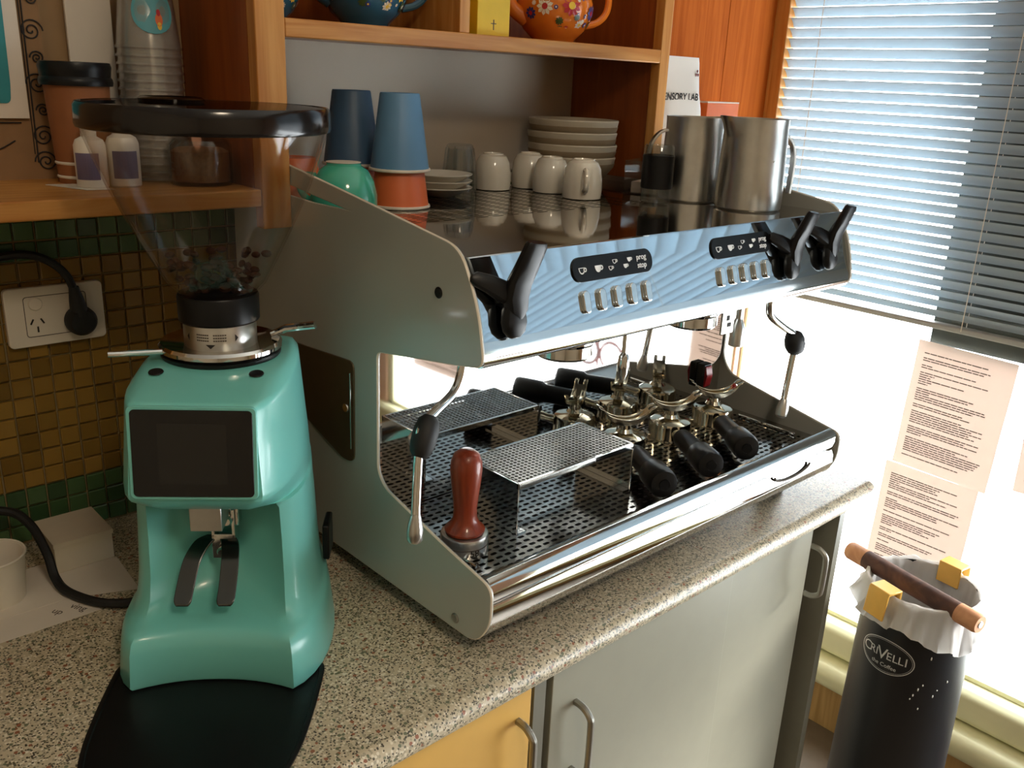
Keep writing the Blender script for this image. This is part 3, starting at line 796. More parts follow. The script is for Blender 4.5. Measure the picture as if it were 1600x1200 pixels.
# ------------------------------------------------------------------ cups and crockery on the machine
ZU = .4551
def inv_cup(name, loc, prof, m, label, cat, group=None, rim=None, handle=None, rz=0.0, n=36):
    t_ = thing(name, label, cat, loc, rz, group)
    obj('cup_body', MB().lathe(prof, n=n), m, t_)
    if rim: obj('rim', MB().lathe(rim, n=n), RIM, t_)
    if handle: obj('handle', MB().tube(smooth_path(handle, 6), .0042, 10, up=(0,1,0)), m, t_)
    return t_
def paper_cup(loc, m, label, hh=.102):
    rb, rt = .0405, .027
    prof = [(rb-.0015,0),(rb,0.002),(rt,hh-.002),(rt-.001,hh),(rt-.003,hh-.0012),(0,hh-.0012)]
    rim = [(rb-.001,0),(rb+.0016,.0005),(rb+.0022,.002),(rb+.0016,.004),(rb-.001,.0045)]
    return inv_cup('tumbler_cup', loc, prof, m, label, 'cup', 'coloured cups stacked upside down on the machine', rim)
c1, c2 = (.741,1.036), (.722,1.125)
paper_cup((*c1, ZU), ORANGE, 'upside down orange cup under the light blue cup')
paper_cup((*c1, ZU+.049), BLUECUP, 'light blue cup stacked upside down beside the saucers')
paper_cup((*c2, ZU), ORANGE, 'upside down orange cup under the shade-darkened blue cup at the back')
paper_cup((*c2, ZU+.049), SHADEBLUE, 'blue cup coloured darker for shade, stacked upside down behind the light blue one')
paper_cup((.632,1.125, ZU), ORANGE, 'lone orange cup upside down, seen through the grinder hopper', .062)
teal = [(.040,0),(.0415,.001),(.0435,.012),(.043,.025),(.039,.042),(.031,.055),(.0225,.061),(.022,.064),(.020,.064),(.0195,.0615),(0,.0615)]
t_ = inv_cup('coffee_cup', (.640,1.018,ZU), teal, MINT, 'mint green cup upside down beside the orange cup', 'cup', None, [(.0198,.0642),(.0224,.0646),(.0224,.0652),(.0198,.0652)], [(-.036,0,.046),(-.052,0,.046),(-.058,0,.034),(-.052,0,.020),(-.041,0,.014)], -.74)
espr = [(.028,0),(.0295,.001),(.0305,.012),(.030,.028),(.0275,.044),(.0225,.054),(.0175,.0565),(.017,.0585),(.0155,.0585),(.015,.0568),(0,.0568)]
EH = [(.027,0,.044),(.040,0,.043),(.045,0,.032),(.041,0,.018),(.029,0,.013)]
ecups = [((1.005,1.142), 'white espresso cup upside down nearest the glass tumbler', .7, 1.0),
         ((1.083,1.136), 'white espresso cup upside down at the back, second in the row', .8, 1.0),
         ((1.072,1.072), 'white espresso cup upside down, third in the row', .9, .98),
         ((1.064,.993), 'white espresso cup upside down nearest the front of the tray', -2.25, 1.04)]
first = None
for (x, y), lab, rz, s_ in ecups:
    if first is None:
        first = inv_cup('espresso_cup', (x, y, ZU), espr, WHITEC, lab, 'cup', 'white espresso cups on the machine', None, EH, rz); o = first
    else:
        o = copy_tree(first); o.location = (x, y, ZU); o['label'] = lab; o.rotation_euler.z = rz
    o.scale = (s_, s_, s_)
ecups_logo = MB().box(.0296,.0302,-.004,.004,.006,.009).box(.0296,.0302,-.003,.003,.011,.014)
obj('print', ecups_logo, INK, first)
sau = [(0,.002),(.022,.0),(.024,.001),(.040,.008),(.050,.014),(.0505,.0152),(.0495,.0155),(.039,.0105),(.022,.0045),(0,.004)]
for i in range(3):
    tag(obj('saucer', MB().lathe(sau, n=40), WHITEC, loc=(.865,1.105,ZU+i*.0098)), ['bottom','middle','topmost'][i]+' white saucer in the stack beside the cups', 'saucer', 'stacked saucers')
gl = [(.0265,0),(.0275,.001),(.0265,.03),(.024,.06),(.021,.072),(.018,.074),(0,.074),(0,.066),(.019,.065),(.0235,.03),(.0248,.0)]
t_ = thing('glass_tumbler', 'small clear glass tumbler upside down behind the saucers', 'glass', (.934,1.142,ZU))
obj('glass_body', MB().lathe(gl+[gl[0]], n=32), TUMB, t_)
ft = MB()
for k in range(10):
    an = 2*PI*k/10; ft.tube([(.0272*math.cos(an),.0272*math.sin(an),.004),(.0258*math.cos(an),.0258*math.sin(an),.035),(.022*math.cos(an),.022*math.sin(an),.068)], [.0016,.0018,.0012], 6)
obj('facets', ft, TUMB, t_)
bowl = [(.036,0),(.040,0),(.044,.004),(.062,.016),(.076,.034),(.0795,.050),(.0785,.052),(.0765,.050),(.072,.036),(.058,.020),(.036,.010),(0,.008)]
for i in range(4):
    t_ = thing('bowl', ['bottom','second lowest','second highest','topmost'][i]+' stoneware bowl in the stack behind the espresso cups', 'bowl', (1.189+.002*(i%2),1.142,ZU+i*.0205), .4*i, 'stacked stoneware bowls')
    obj('bowl_body', MB().lathe(bowl, n=44), STONEW, t_)
    obj('bare_band', MB().lathe([(.0625,.0158),(.0768,.0336),(.0787,.041),(.0782,.0412),(.0755,.034),(.061,.0168)], n=44), STONED, t_)
# milk pitchers
def pitcher(loc, rz, label, s_=1.0):
    t_ = thing('milk_pitcher', label, 'pitcher', loc, rz, 'steel milk pitchers on the machine'); t_.scale = (s_,)*3
    n = 40; rings = []
    for r, z, k in [(.0,.0,0),(.047,0,0),(.0505,.003,0),(.051,.02,0),(.050,.06,0),(.0485,.10,0),(.0475,.118,.15),(.0478,.130,.8),(.0482,.1345,1.0),(.0468,.1345,1.0),(.0463,.128,.8),(.046,.10,0),(.0475,.02,0),(.0,.006,0)]:
        ring = []
        for j in range(n):
            an = 2*PI*j/n; sp = max(0, math.cos(an+PI))**10
            rr = max(r,1e-4)+k*sp*.016; ring.append((rr*math.cos(an), rr*math.sin(an), z+k*sp*.003))
        rings.append(ring)
    obj('jug_body', MB().loft(rings, True, True), BRUSH, t_)
    pts = smooth_path([(.0475,0,.112),(.060,0,.108),(.072,0,.094),(.0765,0,.075),(.0765,0,.045),(.075,0,.022)], 6)
    q = MB(); rings = []
    for i, p in enumerate(pts):
        a_ = pts[min(i+1,len(pts)-1)]-pts[max(i-1,0)]; a_.normalize(); nn = Vector((-a_.z,0,a_.x))
        rings.append([tuple(p+nn*.0022*u+Vector((0,.0055*v,0))) for u, v in ((1,1),(1,-1),(-1,-1),(-1,1))])
    q.loft(rings); obj('handle', q, BRUSH, t_, bevel=.0008)
    q = MB(); q.ell((-.0,-.0508,.075), .0015,.0015,.0015, 10, 6); obj('rivet', q, CHROME, t_)
    return t_
pitcher((1.226,.792,ZU), -.35, 'steel milk pitcher at the front of the cup tray by the blind')
pitcher((1.226,.905,ZU), 2.6, 'steel milk pitcher standing behind the front pitcher', .97)
# shot jar with black sleeve
t_ = thing('glass_jar', 'small glass jar with black sleeve beside the milk pitchers', 'jar', (1.140,.905,ZU))
obj('jar_glass', MB().lathe([(.021,0),(.0235,.002),(.0235,.085),(.0215,.088),(.0205,.085),(.021,.004),(0,.003)], n=28), TUMB, t_)
obj('sleeve', MB().lathe([(.0239,.022),(.0247,.023),(.0247,.072),(.0239,.073),(.0239,.022)], n=28), BLACKP, t_)
# clear acrylic box
t_ = thing('acrylic_box', 'clear acrylic box between the bowls and the jar', 'box', (1.228,.992,ZU), .35)
m_ = MB()
for a_, b_, c_, d_ in ((-.04,.04,-.03,-.0285),(-.04,.04,.0285,.03),(-.04,-.0385,-.03,.03),(.0385,.04,-.03,.03)): m_.box(a_, b_, c_, d_, 0, .055)
obj('walls', m_, ACRY, t_); obj('base', MB().box(-.0385,.0385,-.0285,.0285,.0005,.002), ACRY, t_)
obj('paper_filters', MB().box(-.03,.03,-.02,.02,.0025,.02), PAPER, t_)

# ------------------------------------------------------------------ coffee grinder
gx = math.atan2(-.616, .788)
gr = thing('coffee_grinder', 'teal coffee grinder with black screen and clear bean hopper', 'grinder', (.3205, .783, 0.004), gx)
def gslice(z, wf, yfe, yfc, wm, wb_, yb, ym=.12):
    pts = []
    for i in range(13):
        u = -1+2*i/12; pts.append((u*wf, yfc+(yfe-yfc)*abs(u)**2.2, z))
    for i in range(1, 10):
        t_ = i/10; P0, P1, P2 = Vector((wf,yfe)), Vector((wm*1.06,ym*.75)), Vector((wb_,yb))
        # cubic through the widest point
        q = P0*(1-t_)**3 + Vector((wm*1.02, yfe*.6+ym*.25))*3*t_*(1-t_)**2 + Vector((wm*1.06, ym*1.1))*3*t_*t_*(1-t_) + P2*t_**3
        pts.append((q.x, q.y, z))
    for i in range(9):
        u = 1-2*i/8; pts.append((u*wb_, yb+.012*(1-u*u), z))
    for i in range(9, 0, -1):
        t_ = i/10; P0, P2 = Vector((wf,yfe)), Vector((wb_,yb))
        q = P0*(1-t_)**3 + Vector((wm*1.02, yfe*.6+ym*.25))*3*t_*(1-t_)**2 + Vector((wm*1.06, ym*1.1))*3*t_*t_*(1-t_) + P2*t_**3
        pts.append((-q.x, q.y, z))
    return pts
SL = [(.000,.083,.001,.019,.118,.085,.235),(.003,.0845,-.001,.0175,.120,.086,.237),(.040,.083,.003,.021,.115,.084,.235),(.052,.0815,.006,.024,.112,.083,.234),(.058,.079,.012,.032,.109,.082,.233),
      (.061,.076,.022,.050,.106,.081,.232),(.066,.0735,.034,.072,.104,.080,.231),(.080,.071,.044,.092,.101,.079,.230),(.105,.070,.050,.099,.098,.078,.228),(.150,.069,.052,.101,.095,.077,.226),(.190,.068,.050,.100,.092,.076,.224),
      (.1975,.066,.045,.095,.0915,.0755,.224),(.199,.045,.030,.032,.091,.075,.223),(.201,.043,.024,.024,.0908,.075,.223),(.212,.052,.008,.008,.090,.0745,.222),(.2235,.0615,-.006,-.006,.0893,.074,.221),(.2265,.063,-.0075,-.0075,.089,.074,.221),
      (.232,.0635,-.0075,-.0075,.0888,.0735,.220),(.315,.0585,.001,.001,.081,.068,.214),(.3205,.0575,.003,.003,.0805,.0675,.213),(.3225,.056,.008,.008,.080,.067,.212),(.331,.054,.055,.055,.076,.063,.206),(.334,.050,.066,.066,.070,.058,.200),(.335,.03,.09,.09,.045,.04,.18)]
q = MB(); q.loft([gslice(*s_) for s_ in SL]); body = obj('body', q, TEAL, gr, ang=50)
# screen on the front of the head
RS = Matrix.Rotation(math.atan2(.0085+.002, .0885), 4, 'X')
TS_ = Matrix.Translation((0,-.0042,.2745)) @ Matrix.Rotation(-math.atan2(.0085,.083), 4, 'X') @ Matrix.Rotation(PI/2, 4, 'X')
me = curve_mesh([rrect(-.0595,.0595,-.0455,.0455,.005,5)], .0018, .0008, 'screen_bezel', 3); me.transform(TS_ @ Matrix.Translation((0,0,-.0005))); bz = obj('screen_bezel', me, TEAL, gr)
me = curve_mesh([rrect(-.0562,.0562,-.0428,.0428,.004,5)], .0008, .0004, 'touch_screen'); me.transform(TS_ @ Matrix.Translation((0,0,.0022))); ts = obj('touch_screen', me, SCREENB, gr)
me = curve_mesh([rrect(-.032,.032,-.030,.030,.001,2)], .0001); me.transform(TS_ @ Matrix.Translation((0,0,.0036))); obj('display_area', me, SCREEN, ts)
# outlet chute, fork, screws, buttons
obj('chute', MB().box(-.019,.013,.030,.062,.172,.202), BRUSH, gr, bevel=.001)
m_ = MB(); m_.box(-.006,.018,.084,.104,.150,.178); br = obj('bracket', m_, CHROME, gr, bevel=.002)
m_ = MB(); m_.lathe([(0,0),(.006,0),(.0065,.003),(.0045,.006),(0,.006)], n=16, M=Matrix.Rotation(PI/2,4,'X'), c=(.006,.080,.160)); obj('screw', m_, CHROME, br)
m_ = MB(); m_.lathe([(0,0),(.006,0),(.0065,.003),(.0045,.006),(0,.006)], n=16, M=Matrix.Rotation(PI/2,4,'X'), c=(.001,.076,.124)); obj('screw', m_, CHROME, br)
def prong(s_):
    p = smooth_path([(-.004+s_*.004,.086,.138),(-.006+s_*.014,.078,.134),(-.009+s_*.020,.062,.120),(-.011+s_*.022,.044,.098),(-.012+s_*.022,.030,.084)], 6)
    rings = []
    for i, c_ in enumerate(p):
        hw = .0095 if i < len(p)-4 else .0095*(1-((i-len(p)+4)/4)**2*.6)
        rings.append([(c_.x-hw,c_.y,c_.z+.0012),(c_.x+hw,c_.y,c_.z+.0012),(c_.x+hw,c_.y,c_.z-.0012),(c_.x-hw,c_.y,c_.z-.0012)])
    return MB().loft(rings)
fk = obj('portafilter_fork', prong(-1).add(prong(1).v, prong(1).f), mat('dark_steel', (96, 98, 96), .18, 1.0), gr, bevel=.0008)
obj('fork_stem', MB().box(-.012,-.008,.080,.100,.126,.172).box(.010,.014,.080,.100,.126,.172).box(-.012,.014,.080,.084,.112,.142), CHROME, gr, bevel=.001)
AX = .130
q = MB(); q.lathe([(0,.334),(.0605,.334),(.062,.336),(.062,.3385),(.058,.340),(0,.340)], c=(0,AX,0), n=48); obj('disc_seal', q, BLACKP, gr)
q = MB(); q.lathe([(0,.340),(.060,.340),(.0635,.343),(.0635,.347),(.061,.350),(.052,.3485),(.036,.346),(0,.346)], c=(0,AX,0), n=56); dsc = obj('grind_disc', q, CHROME, gr)
q = MB(); q.lathe([(0,.346),(.0375,.346),(.0375,.372),(.0365,.3735),(0,.3735)], c=(0,AX,0), n=48); clr = obj('collar', q, BRUSH, gr)
def wrap_text(txt, size, ang, z, r=.0378):
    me_ = text_mesh(txt, size, .0001)
    for v in me_.vertices:
        an = ang + v.co.x/r; v.co = Vector((r*math.cos(an), AX+r*math.sin(an), z+v.co.y))
    return me_
for dx in (-.42,.34):
    m_ = MB()
    for k in range(3):
        for s_ in range(6):
            a0 = -PI/2+dx*.62-.18+s_*.06
            r_ = .0377
            m_.add([(r_*math.cos(a0),AX+r_*math.sin(a0),.357+k*.003),(r_*math.cos(a0+.05),AX+r_*math.sin(a0+.05),.357+k*.003),(r_*math.cos(a0+.05),AX+r_*math.sin(a0+.05),.3585+k*.003),(r_*math.cos(a0),AX+r_*math.sin(a0),.3585+k*.003)], [(0,1,2,3)])
    obj('collar_print', m_, INKG, clr, ang=0)
for a0, tri in ((-.72,[(0,-.004),(0,.004),(-.0035,0)]),(.62,[(0,-.004),(0,.004),(.0035,0)]),(-.05,[(-.005,.0022),(.005,.0022),(0,-.0022)])):
    r_ = .0378; zz = .360 if abs(a0) > .2 else .3515
    m_ = MB(); m_.add([(r_*math.cos(-PI/2+a0+u/r_), AX+r_*math.sin(-PI/2+a0+u/r_), zz+v) for u, v in tri], [(0,1,2)]); obj('collar_arrow', m_, INK, clr, ang=0)
q = MB(); q.lathe([(0,.372),(.040,.372),(.0415,.374),(.0415,.399),(.0405,.401),(0,.401)], c=(0,AX,0), n=48); obj('hopper_ring', q, BLACKP, gr)
obj('adjustment_lever', MB().tube([(-.05,AX-.035,.345),(-.085,AX-.052,.347),(-.098,AX-.058,.348)], .0032, 10), CHROME, gr)
obj('adjustment_lever', MB().tube([(.05,AX+.02,.350),(.066,AX+.018,.358),(.098,AX+.012,.364)], [.0036,.0044,.0044], 10), CHROME, gr)
for x in (-.053,.053):
    q = MB(); q.lathe([(0,0),(.0075,0),(.007,.0008),(0,.0008)], n=20, M=Matrix.Rotation(math.radians(9),4,'X'), c=(x*.93,.062,.3338)); obj('cap', q, BLACKP, gr)
hop = [(.034,.401),(.042,.404),(.050,.412),(.063,.437),(.0745,.460),(.085,.482),(.0975,.510),(.108,.538),(.1145,.558),(.117,.568)]
inner = [(r-.0022, z+.0006) for r, z in hop][::-1]
q = MB(); q.lathe(hop+inner+[hop[0]], c=(0,AX,0), n=56); obj('hopper', q, HOPG, gr, ang=60)
lid = obj('hopper_lid', MB().lathe([(.1165,.566),(.1195,.567),(.1205,.570),(.1200,.587),(.1180,.590),(.1165,.588),(.1165,.566)], c=(0,AX,0), n=56), mat('smoky_lid_band', (20,15,13), .15, 0, .05), gr)
obj('lid_top', MB().lathe([(0,.5865),(.1164,.5865),(.1164,.5890),(.100,.5905),(0,.5905)], c=(0,AX,0), n=56), SMOKE, lid)
obj('lid_grip', MB().lathe([(.026,.5906),(.030,.5906),(.031,.594),(.028,.596),(.024,.596),(.026,.5906)], c=(-.03,AX-.01,0), n=36), SMOKE, lid)
bm2 = MB(); random.seed(4)
for k in range(95):
    z = random.uniform(.404,.440); rmax = .034+(z-.404)*.75; an = random.uniform(0,2*PI); r_ = rmax*math.sqrt(random.random())*.9
    Mx = Matrix.Rotation(random.uniform(0,PI),3,'Z') @ Matrix.Rotation(random.uniform(0,PI),3,'X')
    bm2.ell((r_*math.cos(an), AX+r_*math.sin(an), z), .0062,.0042,.0032, 8, 5, Mx)
o = obj('coffee_beans', bm2, BEAN, gr); o['kind'] = 'stuff'
gm = MB(); random.seed(5)
for k in range(46):
    x = random.gauss(-.005,.028); yy = random.uniform(.028,.045); s_ = random.uniform(.0004,.0009)
    gm.ell((x, yy, .0605+.0), s_*1.3, s_, s_*.7, 6, 4)
for x in (-.06,.06):
    for y in (.085,.19):
        q = MB(); q.lathe([(0,-.004),(.012,-.004),(.012,.002),(0,.002)], c=(x,y,0), n=16); obj('foot', q, BLACKR, gr)
# power inlet on the side
q = MB(); q.box(.098,.106,.15,.19,.07,.115); obj('power_switch', q, BLACKP, gr, bevel=.002)

# black catch tray beneath the front
ctp = [(-.112,.05),(-.112,.02),(-.110,-.03),(-.105,-.085),(-.092,-.135),(-.066,-.175),(-.03,-.195),(0,-.199),(.03,-.195),(.066,-.175),(.092,-.135),(.105,-.085),(.110,-.03),(.112,.02),(.112,.05)]
tr = thing('catch_tray', 'black plastic grounds tray in front of the teal grinder', 'tray', (.3205,.783,0), gx)
def scale_poly(p, s_, cy=-.07): return [(x*s_, cy+(y-cy)*s_) for x, y in p]
rings = []
for s_, z in ((.985,.0002),(1.0,.0012),(1.0,.0030),(.985,.0036),(.955,.0036),(.945,.0022)):
    rings.append([(x,y,z) for x, y in scale_poly(roundpoly(ctp,.02,3), s_)])
obj('tray_body', MB().loft(rings), BLACKP, tr)

# ------------------------------------------------------------------ worktop clutter on the left
t_ = thing('carton', 'small closed white carton by the green tiles', 'box', (.306,1.168,.0012))
obj('carton_body', MB().box(-.036,.036,-.040,.040,0,.041), CARD, t_, bevel=.0008)
obj('lid_flap', MB().box(-.037,.037,-.0415,.0405,.0412,.0424).box(-.037,.037,-.0415,-.0407,.036,.0415), CARD, t_)
def flat_sheet(pts, z, label, seed):
    n = len(pts); q = MB(); q.add([(x,y,z) for x,y in pts]+[(x,y,z+.0004) for x,y in pts], [tuple(range(n)), tuple(range(2*n-1,n-1,-1))]+[(i,(i+1)%n,n+(i+1)%n,n+i) for i in range(n)])
    t_ = thing('paper_sheet', label, 'paper', (pts[0][0],pts[0][1],z)); obj('sheet', q, PAPER, t_, world=True, ang=0); return t_
pb = flat_sheet([(.285,1.014),(.09,1.014),(.09,1.098),(.287,1.083)], .0002, 'lower paper sheet with handwriting lying by the grinder cable', 1)
for txt, x, y, r_ in (('ving', .266, 1.034, -1.05), ('up', .244, 1.040, -1.0)):
    me = text_mesh(txt, .014, .0001); me.transform(Matrix.Translation((x,y,.00075)) @ Matrix.Rotation(r_,4,'Z')); obj('handwriting', me, INKG, pb, world=True)
flat_sheet([(.344,1.126),(.338,1.031),(.262,1.062),(.15,1.062),(.15,1.165),(.26,1.165)], .0007, 'upper paper sheet lying under the carton and white cup', 2)
t_ = thing('paper_cup', 'empty white paper cup standing at the left end of the worktop', 'cup', (.196,1.115,.0012))
obj('cup_body', MB().lathe([(0,.003),(.031,.003),(.0315,0),(.0325,0),(.038,.058),(.0365,.058),(.031,.005),(0,.005)], n=36), WPLAST, t_)
obj('rolled_rim', MB().lathe([(.0372,.0565),(.0392,.0575),(.0396,.0595),(.0385,.061),(.037,.060),(.0372,.0565)], n=36), WPLAST, t_)
cord = smooth_path([(.15,1.212,.085),(.2286,1.189,.080),(.252,1.160,.068),(.2585,1.118,.042),(.2590,1.095,.016),(.2640,1.066,.0075),(.284,1.022,.0072),(.310,.998,.0075),(.330,.992,.009)], 8)
tag(obj('power_cable', MB().tube(cord, .0058, 10), BLACKR), 'black power cable curving across the papers to the teal grinder', 'cable')

# ------------------------------------------------------------------ power socket and plug
so = thing('power_socket', 'white double power socket on the amber tiles', 'socket', (.334, YW-.005, .316))
Mw = Matrix.Rotation(PI/2, 4, 'X')
def wall_plate(polys, ex, bev, y, name, m, par):
    me = curve_mesh(polys, ex, bev, name, 3); me.transform(Matrix.Translation((0,y,0)) @ Mw); return obj(name, me, m, par)
wall_plate([rrect(-.058,.058,-.037,.037,.005,4)], .0035, .0015, -.005, 'face_plate', WPLAST, so)
wall_plate([rrect(-.038,.038,-.026,.027,.004,4), rrect(-.0372,.0372,-.0252,.0262,.0036,4)], .0004, .0, -.0102, 'panel_line', INKG, so)
for x in (-.024,.024):
    q = MB(); q.lathe([(0,0),(.0085,0),(.0085,.0015),(.0075,.0028),(0,.0028)], n=24, M=Matrix.Rotation(PI/2,4,'X'), c=(x,-.0095,.017)); obj('switch', q, WPLAST, so)
    q = MB()
    for dx, dz, an in ((-.0062,-.006,-.5),(.0062,-.006,.5),(0,-.0165,0)):
        t2 = MB(); t2.box(-.001,.001,-.0106,-.0098,-.0038,.0038); t2.xf(Matrix.Translation((x+dx,0,dz)) @ Matrix.Rotation(-an,4,'Y')); q.add(t2.v, t2.f)
    obj('pin_slots', q, INK, so, ang=0)
pl = thing('power_plug', 'black round plug with thick cord in the wall socket', 'plug', (.360, YW-.016, .306))
q = MB(); q.lathe([(0,0),(.0185,0),(.0195,.004),(.019,.014),(.015,.020),(0,.022)], n=28, M=Matrix.Rotation(PI/2,4,'X')); obj('plug_body', q, BLACKR, pl)
q = MB(); q.tube([(-.001,-.010,.008),(-.003,-.010,.028),(-.005,-.010,.046)], [.012,.0095,.0062], 12); obj('strain_relief', q, BLACKR, pl)
q = MB(); q.tube(smooth_path([(-.005,-.010,.042),(-.012,-.010,.062),(-.028,-.008,.080),(-.052,-.004,.091),(-.085,.0,.090),(-.14,.004,.078),(-.2,.006,.06)], 7), .0052, 10); obj('cord', q, BLACKR, pl)

# ------------------------------------------------------------------ things on the left shelf
t_ = thing('takeaway_cup', 'brown kraft takeaway cup with black lid on the left shelf', 'cup', (.372,1.172,ZS))
obj('cup_body', MB().lathe([(0,0),(.030,0),(.0365,.118),(.0,.118)], n=40), KRAFT, t_)
for z in (.006,.022): obj('white_ring', MB().lathe([(.0303+z*.055,z),(.0312+z*.055,z+.001),(.0312+z*.055,z+.0026),(.0303+z*.055,z+.0036)], n=40), WPLAST, t_)
obj('lid', MB().lathe([(.0365,.112),(.040,.112),(.0408,.116),(.0400,.120),(.0385,.122),(.0392,.128),(.0400,.133),(.0385,.138),(.0355,.1385),(.034,.134),(0,.133)], n=40), BLACKP, t_)
st2 = []
ORD = ['lowest','second','third','fourth','fifth','sixth','seventh','eighth','ninth','tenth','eleventh','twelfth','thirteenth','fourteenth','fifteenth','sixteenth','topmost']
for i in range(17):
    lab = ORD[i]+' upturned clear plastic cup counting up the tall nested stack'
    if i == 0:
        p0 = t_ = thing('plastic_cup', lab, 'cup', (.463,1.175,ZS), 0, 'nested clear plastic cups')
        obj('cup_wall', MB().lathe([(.0378,.002),(.0370,.008),(.0278,.0915),(.0265,.093),(0,.093),(0,.0922),(.0262,.0920),(.0270,.0905),(.0360,.008),(.0366,.002),(.0378,.002)], n=28), PCUP, t_)
        obj('cup_rim', MB().lathe([(.0372,.0),(.0392,.0003),(.0398,.0015),(.0392,.0030),(.0374,.0036),(.0372,.0)], n=28), PCUP, t_)
    else:
        t_ = copy_tree(p0); t_.location.z = ZS+i*.0098; t_['label'] = lab
    st2.append(t_)
# round sticker on the topmost cup, facing the room
q = MB(); rr = .0405
vs = []
cz = .043; A0 = math.atan2(-1, -.15)
for k in range(25):
    an = 2*PI*k/24; u = .026*math.cos(an) if k < 24 else 0; v = .026*math.sin(an) if k < 24 else 0
    r_ = .0387-(cz+v)*.1112; vs.append((r_*math.cos(A0+u/.035), r_*math.sin(A0+u/.035), cz+v))
q.add(vs, [(k,(k+1)%24,24) for k in range(24)])
stk = obj('sticker', q, mat('pale_teal_sticker', (84,158,170), .5), st2[-1])
for c_, sz, du, dv in ((ORANGE,.0075,-.006,-.010),(PETY,.0045,-.006,-.017),(PETR,.004,-.006,-.002)):
    vs = []; q = MB()
    for k in range(13):
        an = 2*PI*k/12; u = du+(sz*.6*math.cos(an) if k < 12 else 0); v = dv+(sz*math.sin(an) if k < 12 else 0)
        r_ = .0391-(cz+v)*.1112; vs.append((r_*math.cos(A0-u/.035), r_*math.sin(A0-u/.035), cz+v))
    q.add(vs, [(k,(k+1)%12,12) for k in range(12)]); obj('flame_print', q, c_, stk)
def bottle(loc, label, s_=1.0, rz=0):
    t_ = thing('white_bottle', label, 'bottle', loc, rz, 'white bottles on the left shelf'); t_.scale = (s_,)*3
    obj('bottle_body', MB().lathe([(0,0),(.016,0),(.0175,.002),(.0175,.048),(.015,.054),(.008,.058),(0,.058)], n=28), WPLAST, t_)
    obj('bottle_cap', MB().lathe([(.0085,.058),(.0085,.070),(.005,.074),(.0035,.086),(0,.086)], n=20), WPLAST, t_)
    m_ = MB()
    for k in range(10):
        a0 = -PI*.95+k*.16; r_ = .0178
        m_.add([(r_*math.cos(a0),r_*math.sin(a0),.010),(r_*math.cos(a0+.16),r_*math.sin(a0+.16),.010),(r_*math.cos(a0+.16),r_*math.sin(a0+.16),.040),(r_*math.cos(a0),r_*math.sin(a0),.040)], [(0,1,2,3)])
    obj('label_band', m_, mat('violet_label', (108,98,128), .5), t_)
bottle((.362,1.118,ZS), 'small white bottle in front of the brown takeaway cup')
bottle((.398,1.115,ZS), 'white bottle with violet label behind the hopper rim', 1.05, .4)
t_ = tag(obj('price_card', MB().prism([(.320,1.155),(.345,1.09),(.375,1.085),(.365,1.150)], 'z', ZS+.0003, ZS+.0009), PAPER, ang=0), 'white card lying flat on the left shelf edge', 'card')
t_ = thing('glass_canister', 'squat glass canister on the shelf behind the hopper', 'jar', (.488,1.105,ZS))
obj('canister_glass', MB().lathe([(0,0),(.036,0),(.038,.004),(.038,.048),(.034,.054),(.0325,.054),(.036,.047),(.036,.006),(0,.004)], n=32), TUMB, t_)
obj('contents', MB().lathe([(0,.005),(.0345,.005),(.0345,.040),(.028,.044),(0,.046)], n=28), mat('brown_sugar', (140,92,56), .8, 0, .2, 200), t_)
# patterned board with picture card leaning at the back of the shelf
t_ = thing('patterned_board', 'kraft board with dark scroll pattern leaning against the wall', 'board', (.26,1.222,ZS))
obj('board_panel', MB().box(.165,.353,1.218,1.223,ZS,.86), KRAFTB, t_, world=True)
sq = MB()
def scroll(cx, cz, s_, fl):
    p = []
    for k in range(40):
        an = k*.32; r_ = s_*(1-k/44); p.append((cx+fl*r_*math.cos(an), 1.2165, cz+r_*math.sin(an)))
    sq.tube(p, .0009, 5)
for k, cz in enumerate((.725,.66,.60,.54,.51)):
    scroll(.342, cz, .013, 1 if k % 2 else -1); scroll(.322-.03*k if k > 2 else .345, cz-.03, .008, -1)
sq.tube([(.333,1.2165,ZS+.02),(.335,1.2165,.8)], .0009, 5).tube([(.3300,1.2165,ZS+.03),(.3320,1.2165,.8)], .0006, 5).tube([(.18,1.2165,.5555),(.319,1.2165,.5555)], .0009, 5)
sq.tube(smooth_path([(.20,1.2165,.53),(.24,1.2165,.54),(.28,1.2165,.523),(.31,1.2165,.535)], 6), .0008, 5)
obj('scroll_pattern', sq, INK, t_, world=True)
t2 = thing('picture_card', 'white card with teal picture in front of the patterned board', 'picture', (.25,1.2125,.561))
obj('card', MB().box(.18,.3275,1.2115,1.2135,.561,.80), PAPER, t2, world=True)
me = curve_mesh([roundpoly([(.17,.577),(.309,.578),(.311,.60),(.314,.80),(.17,.80)], .006, 4)], .0004); me.transform(Matrix.Translation((0,1.2108,0)) @ Mw); obj('picture_area', me, TEALINK, t2, world=True)
tag(obj('white_card', MB().box(.384,.438,1.222,1.228,ZS,.80), PAPER, bevel=.0008), 'plain white card standing upright behind the takeaway cup', 'card')

